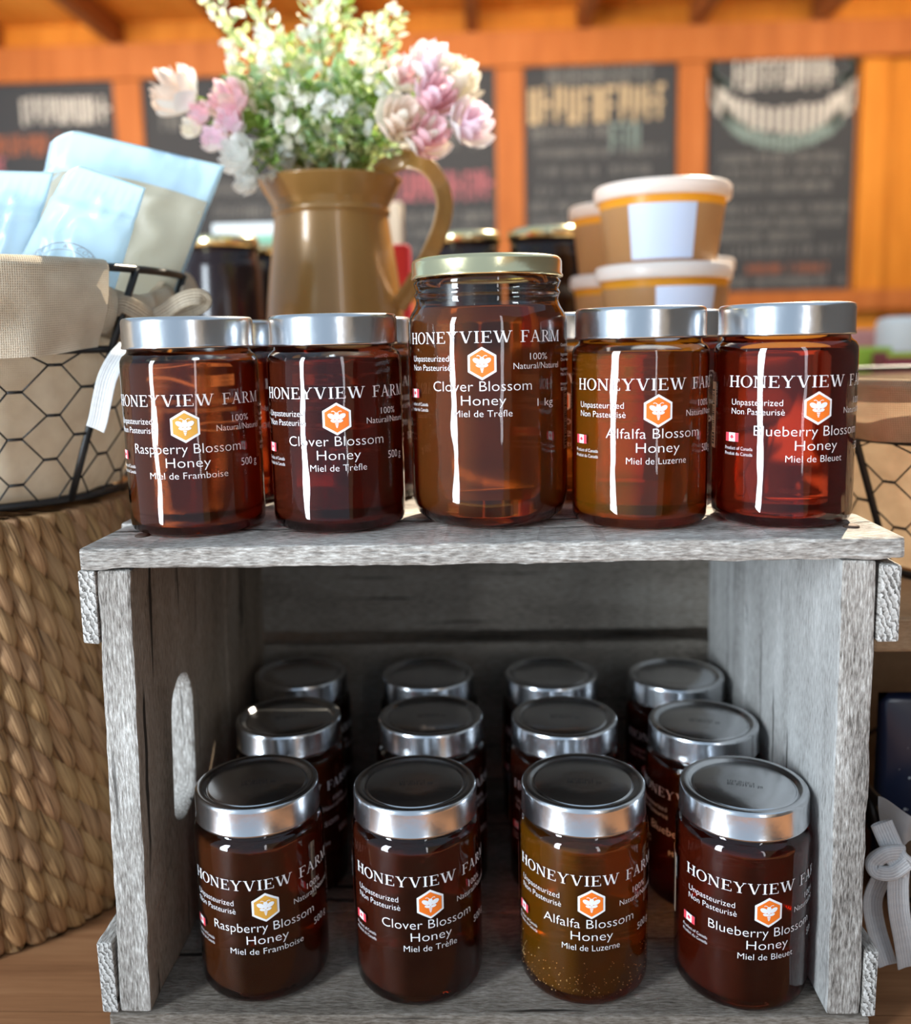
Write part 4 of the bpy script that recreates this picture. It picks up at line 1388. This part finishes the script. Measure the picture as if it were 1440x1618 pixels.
def leaf_into(bm, base, d, ln, wd, mat, rg):
    d = Vector(d).normalized()
    s = d.cross(Vector((rg.uniform(-1, 1), rg.uniform(-1, 1), rg.uniform(-.2, 1)))).normalized()
    n_ = s.cross(d)
    c = base
    pts = [(0, 0), (0.3, 0.8), (0.6, 1.0), (0.85, 0.55), (1, 0)]
    Lv, Rv, Mv = [], [], []
    for u, q in pts:
        cen = c + d * (ln * u) - n_ * (0.18 * ln * u * u)
        Mv.append(bm.verts.new(cen))
        if q > 0:
            Lv.append(bm.verts.new(cen + s * (wd * q / 2) + n_ * wd * 0.15))
            Rv.append(bm.verts.new(cen - s * (wd * q / 2) + n_ * wd * 0.15))
    fs = [(Mv[0], Lv[0], Mv[1]), (Mv[0], Mv[1], Rv[0])]
    for i in range(2):
        fs += [(Mv[i + 1], Lv[i], Lv[i + 1], Mv[i + 2]), (Mv[i + 1], Mv[i + 2], Rv[i + 1], Rv[i])]
    fs += [(Mv[3], Lv[2], Mv[4]), (Mv[3], Mv[4], Rv[2])]
    for f in fs: bm.faces.new(f).material_index = mat

mouth = Vector((jx, JY, SH + ztop))
def stem_path(tip, rg):
    base = Vector((jx + rg.uniform(-.018, .018), JY + rg.uniform(-.018, .018), SH + 0.11))
    m = Vector((jx + (tip.x - jx) * 0.22, JY + (tip.y - JY) * 0.22, mouth.z + 0.004))
    rr = math.hypot(m.x - jx, m.y - JY)
    if rr > 0.042:
        m.x = jx + (m.x - jx) * 0.042 / rr; m.y = JY + (m.y - JY) * 0.042 / rr
    out = []
    for i in range(15):
        u = i / 14
        out.append((base.lerp(m, min(1, u * 2.5)) if u < 0.4 else m.lerp(tip, (u - 0.4) / 0.6) + Vector((0, 0, 0.02 * math.sin((u - 0.4) / 0.6 * PI)))))
    return base, out

rgf = random.Random(21)
def sprig(tip, mats, label, density=60, leaf=0.016, blossom=None, spread=0.02, start=0.42):
    """foliage stem: woody stem, leaves up its length, small blossoms"""
    base, path = stem_path(tip, rgf)
    t = empty('flower_sprig', base, 0, label, 'artificial flower', 'artificial greenery in the jug')
    bm = bmesh.new()
    tube(bm, [p - base for p in path], [0.0013] * 10 + [0.0011, 0.0010, 0.0009, 0.0008, 0.0006], 6)
    obj('stem', bm, M_stem, t)
    bm = bmesh.new()
    density = int(density * 1.35)
    for i in range(density):
        u = start + (1 - start) * (i + rgf.random()) / density
        k = u * 14
        p = path[int(min(13, k))].lerp(path[int(min(13, k)) + 1], k - int(min(13, k)))
        d = (path[int(min(13, k)) + 1] - path[int(min(13, k))]).normalized()
        a = i * 2.4 + rgf.uniform(-.4, .4)
        o = Vector((math.cos(a), math.sin(a), 0))
        tp = 1 - 0.55 * max(0, (u - 0.6) / 0.4)
        off = o * spread * tp * rgf.uniform(0, 1.0)
        leaf_into(bm, p - base + off, o * 0.9 + d * 0.7, leaf * tp * rgf.uniform(.7, 1.25), leaf * 0.6 * tp, rgf.randrange(len(mats)), rgf)
    obj('leaves', bm, mats, t)
    if blossom:
        bm = bmesh.new()
        for i in range(blossom):
            u = 0.55 + 0.45 * rgf.random()
            k = u * 14
            p = path[int(min(13, k))]
            o = Vector((rgf.gauss(0, 1), rgf.gauss(0, 1), rgf.gauss(0, .7))).normalized()
            c = p - base + o * spread * 0.9
            for q in range(5):
                an = q * 2 * PI / 5
                s1 = o.orthogonal().normalized()
                s2 = o.cross(s1)
                leaf_into(bm, c, s1 * math.cos(an) + s2 * math.sin(an) + o * 0.5, 0.008, 0.008, 0, rgf)
        obj('small_blossoms', bm, PET[0] if rgf.random() < .6 else PET[3], t)
    return t
GREEN = [LEAF[0], LEAF[1], LEAF[2], LEAF[3]]
PALE = [LEAF[1], LEAF[3], PET[3], LEAF[2]]
for u, v, dy, mats, lab, dens, bl in (
    (320, -15, 0.01, PALE, 'tall thin pale sprig at the left of the flowers', 70, 10),
    (402, 5, -0.02, PALE, 'pale pointed sprig next to the tall left one', 90, 6),
    (455, 60, 0.02, GREEN, 'short leafy sprig between the two pale left sprigs and the tall middle one', 80, 6),
    (500, -40, 0.0, PALE, 'tallest pale sprig rising past the top of the photo in the middle', 120, 8),
    (540, -10, 0.03, GREEN, 'leafy sprig rising just right of the tallest sprig', 80, 0),
    (590, 25, 0.0, PALE, 'slim pale sprig right of the middle', 80, 6),
    (628, 20, -0.015, PALE, 'rightmost slim pale sprig above the pink blossoms', 70, 4),
    (375, 120, -0.03, GREEN, 'green sprig above the left pink buds', 80, 10),
    (425, 150, -0.05, GREEN, 'green and white sprig at the front left of the flowers', 100, 16),
    (560, 110, -0.04, GREEN, 'green sprig right of centre in the flowers', 110, 4),
    (470, 130, -0.045, GREEN, 'leafy green sprig at the centre of the flowers', 110, 6),
    (600, 140, -0.03, GREEN, 'green sprig beside the right pink blossoms', 90, 4)):
    sprig(P(u, v, JY + dy), mats, lab, dens, blossom=bl)
# short filler greenery round the mouth
for u, v, dy, lab, bl in ((430, 225, -0.05, 'low leafy sprig over the left side of the jug rim', 4), (470, 205, -0.07, 'low sprig with white blossoms over the front of the jug rim', 26),
                          (545, 190, -0.07, 'sprig with a white blossom cluster above the jug rim', 30), (520, 235, -0.065, 'low leafy sprig over the middle of the jug rim', 6),
                          (575, 235, -0.05, 'low leafy sprig over the right side of the jug rim', 4), (395, 255, -0.05, 'white blossom sprig hanging over the left of the jug rim', 34),
                          (610, 245, -0.04, 'leafy sprig by the jug handle', 2)):
    sprig(P(u, v, JY + dy), GREEN, lab, 80, leaf=0.014, blossom=bl, spread=0.024, start=0.40)
def rose(tip, r, mats, label, layers=4):
    base, path = stem_path(tip, rgf)
    t = empty('artificial_rose', base, 0, label, 'artificial flower', 'artificial pink and white roses in the jug')
    bm = bmesh.new()
    tube(bm, [p - base for p in path], 0.0012, 6)
    for k in (9, 11, 12):
        leaf_into(bm, path[k] - base, Vector((rgf.uniform(-1, 1), rgf.uniform(-1, 0), rgf.uniform(-.3, .5))), 0.02, 0.012, 1, rgf)
    obj('stem', bm, [M_stem, LEAF[0]], t)
    o = link('blossom', petal_head(r, layers, mats, rgf), t)
    o.location = tip - base
    d = (tip - mouth).normalized() * 0.8 + Vector((0, -0.55, 0.2))
    o.rotation_euler = d.to_track_quat('Z', 'Y').to_euler()
    return t
W_, K_, P_, C_, R_ = PET
for u, v, dy, r, ms, lab in (
    (293, 158, -0.03, 0.025, [W_, P_], 'large white rose at the far left of the flowers'),
    (322, 185, -0.04, 0.012, [K_, R_], 'small pink bud below the far left white rose'),
    (310, 205, -0.04, 0.011, [W_, C_], 'small white bud under the pink bud at the left'),
    (372, 168, -0.045, 0.020, [P_, R_], 'peach rose in the left half of the flowers'),
    (370, 198, -0.05, 0.015, [P_, K_], 'peach bud right above the lilac bud at the left'),
    (348, 222, -0.05, 0.014, [W_, K_], 'pale lilac bud hanging lowest at the left'),
    (632, 130, -0.03, 0.019, [C_, R_], 'cream and pink rose nearest the greenery at the right'),
    (676, 112, -0.04, 0.021, [W_, K_], 'topmost pink and white rose at the right of the flowers'),
    (715, 140, -0.03, 0.023, [C_, C_], 'cream rose at the upper right of the flowers'),
    (682, 162, -0.05, 0.021, [K_, R_], 'pink rose in the middle of the right cluster'),
    (735, 205, -0.05, 0.022, [W_, K_], 'pink and cream rose at the far right of the flowers'),
    (628, 200, -0.06, 0.023, [C_, P_], 'cream peach rose above the jug handle, left one'),
    (668, 222, -0.06, 0.022, [C_, R_], 'pinkish cream rose right above the arch of the jug handle'),
    (384, 250, -0.055, 0.018, [W_, W_], 'white blossom drooping beside the left of the jug rim'),
    (396, 288, -0.06, 0.013, [W_, W_], 'lowest white blossom drooping left of the jug neck')):
    rose(P(u, v, JY + dy), r, ms, lab)

# ------------------------------------------------------------------ dark preserve jars, tubs and small goods behind
def big_jar_dark(px, y, z, label, r=0.0455, h=0.1482):
    p = P(px, 420, y)
    t = empty('preserve_jar', (p.x, y, z), 0, label, 'jar', 'dark preserve jars with gold lids')
    bm = bmesh.new()
    lathe(bm, [(0, 0.001), (r - 0.006, 0.0), (r - 0.001, 0.005), (r, 0.012), (r, h * 0.76), (r - 0.002, h * 0.80), (r - 0.005, h * 0.84), (r - 0.005, h * 0.92), (0, h * 0.92)], 56)
    obj('glass', bm, H_dark, t)
    bm = bmesh.new()
    b = h * 0.915
    lathe(bm, [(r - 0.004, b), (r - 0.002, b + 0.0005), (r - 0.0025, h - 0.002), (r - 0.005, h), (0, h - 0.001)], 56)
    tag(obj('lid', bm, M_lid_gold, t), 'gold lid')
    return t
RZ = 0.366
t = empty('riser_box', (-0.06, 0.69, SH + 0.0003), 0, 'low wooden riser behind the jug, under the dark jars', 'box')
bbox('box_body', (-0.30, 0.145, -0.14, 0.14, 0, RZ - SH - 0.001), M_bench, t)
big_jar_dark(352, 0.635, RZ, 'dark jar with gold lid left of the jug, beside the large pouch')
big_jar_dark(428, 0.745, RZ, 'dark jar with gold lid partly hidden behind the left edge of the jug')
big_jar_dark(735, 0.66, RZ, 'dark jar with gold lid right of the jug handle, farther left')
big_jar_dark(864, 0.635, RZ, 'dark jar with gold lid between the kilo jar and the tubs', r=0.047)

def tub(x, y, z, label, r=0.062, h=0.082, lab_a=None):
    t = empty('honey_tub', (x, y, z), facing(x, y), label, 'tub', 'amber plastic honey tubs')
    rb_ = r * 0.80
    R = lambda zz: rb_ + (r * 0.955 - rb_) * zz / h
    bm = bmesh.new()
    lathe(bm, [(0, 0.001), (rb_ - 0.003, 0), (R(0.003), 0.003), (R(h * 0.70), h * 0.70)], 56)
    lathe(bm, [(R(h * 0.70), h * 0.70), (R(h - 0.006), h - 0.006)], 56, mat=1)
    obj('tub_body', bm, [M_tub, M_tub_top], t)
    bm = bmesh.new()
    lathe(bm, [(R(h) - 0.001, h - 0.014), (r - 0.001, h - 0.014), (r, h - 0.012), (r, h - 0.003), (r - 0.002, h - 0.0005), (r - 0.006, h), (r - 0.009, h - 0.003), (0, h - 0.003)], 56)
    obj('lid', bm, M_tub_lid, t)
    if lab_a:
        bm = bmesh.new()
        def fn(a, b):
            an = math.radians(lab_a[0] + (lab_a[1] - lab_a[0]) * a)
            zz = h * (0.04 + 0.66 * b)
            rr = R(zz) + 0.0007
            return (rr * math.sin(an), -rr * math.cos(an), zz)
        uvgrid(bm, fn, 16, 4)
        tag(obj('label', bm, M_tub_label, t), 'pale blue paper label')
    return t
TY, HB, HT = 0.415, 0.0968, 0.0708
zz = SH + 0.0005
tub(0.1665, TY, zz, 'amber honey tub at the bottom of the stack of three, behind the alfalfa jar', r=0.062, h=HB, lab_a=(-10, 45))
tub(0.1680, TY, zz + HB, 'amber honey tub with a white lid in the middle of the stack of three', r=0.0625, h=HT, lab_a=(-6, 52))
tub(0.1660, TY, zz + HB + HT, 'amber honey tub with a pale blue label on top of the stack of three', r=0.062, h=HT, lab_a=(-30, 32))
tub(0.1460, 0.535, zz, 'bottom amber honey tub of the stack left of and behind the labelled stack', r=0.054, h=HB)
tub(0.1465, 0.535, zz + HB, 'middle amber honey tub of the stack left of and behind the labelled stack', r=0.054, h=HT)
tub(0.1455, 0.535, zz + HB + HT, 'topmost amber honey tub of the stack left of and behind the labelled stack', r=0.054, h=HT)
tub(0.2450, 0.69, zz, 'lower amber honey tub showing behind the right side of the labelled stack', r=0.058, h=HB)
tub(0.2460, 0.69, zz + HB, 'upper amber honey tub showing behind the right side of the labelled stack', r=0.058, h=HB)

def carton(u0, u1, v0, v1, y, base, mat, label, cat, name, dep=0.05, stripe=None):
    a, b = P(u0, v1, y), P(u1, v0, y)
    t = empty(name, ((a.x + b.x) / 2, y, base), 0, label, cat)
    w2 = (b.x - a.x) / 2
    bbox('carton_body', (-w2, w2, 0, dep, 0, b.z - base), mat, t, bev=0.003)
    if stripe:
        bbox('stripe', (-w2 * .98, w2 * .98, -0.0012, -0.0002, (b.z - base) * stripe[0], (b.z - base) * stripe[1]), stripe[2], t, bev=0)
    return t
zb_ = SH + 0.0005
carton(338, 438, 350, 420, 1.02, zb_, M_whitec, 'pale white carton behind the dark jars left of the jug', 'carton', 'carton', 0.05, (0.86, 0.93, M_greenw))
carton(606, 634, 318, 420, 0.90, zb_, M_cream, 'narrow cream carton right behind the jug', 'carton', 'carton', 0.04)
carton(606, 646, 385, 470, 0.48, zb_, M_redc, 'red packet beside the right of the jug body', 'packet', 'packet', 0.03)
carton(1340, 1412, 548, 640, 0.86, zb_, M_green, 'lime green carton behind the right wire basket', 'carton', 'carton', 0.05)
carton(1398, 1470, 556, 640, 0.80, zb_, M_maroon, 'maroon carton beside the lime green one, at the right edge', 'carton', 'carton', 0.05, (0.92, 0.998, M_green))
carton(1325, 1402, 520, 640, 1.08, zb_, M_pinkc, 'pink carton behind the lime green one', 'carton', 'carton', 0.05)
p = P(1425, 540, 1.0)
t = empty('candle', (p.x, 1.0, zb_), 0, 'round white candle at the right edge behind the maroon carton', 'candle')
bm = bmesh.new()
hh = P(1425, 500, 1.0).z - zb_
lathe(bm, [(0, 0), (0.036, 0), (0.038, 0.004), (0.038, hh - 0.012), (0.034, hh - 0.003), (0.02, hh), (0, hh)], 40)
obj('wax', bm, M_whitec, t)
bm = bmesh.new()
tube(bm, [(0, 0, hh - 0.001), (0.0006, 0, hh + 0.006)], 0.0008, 6)
obj('wick', bm, M_blackp, t)
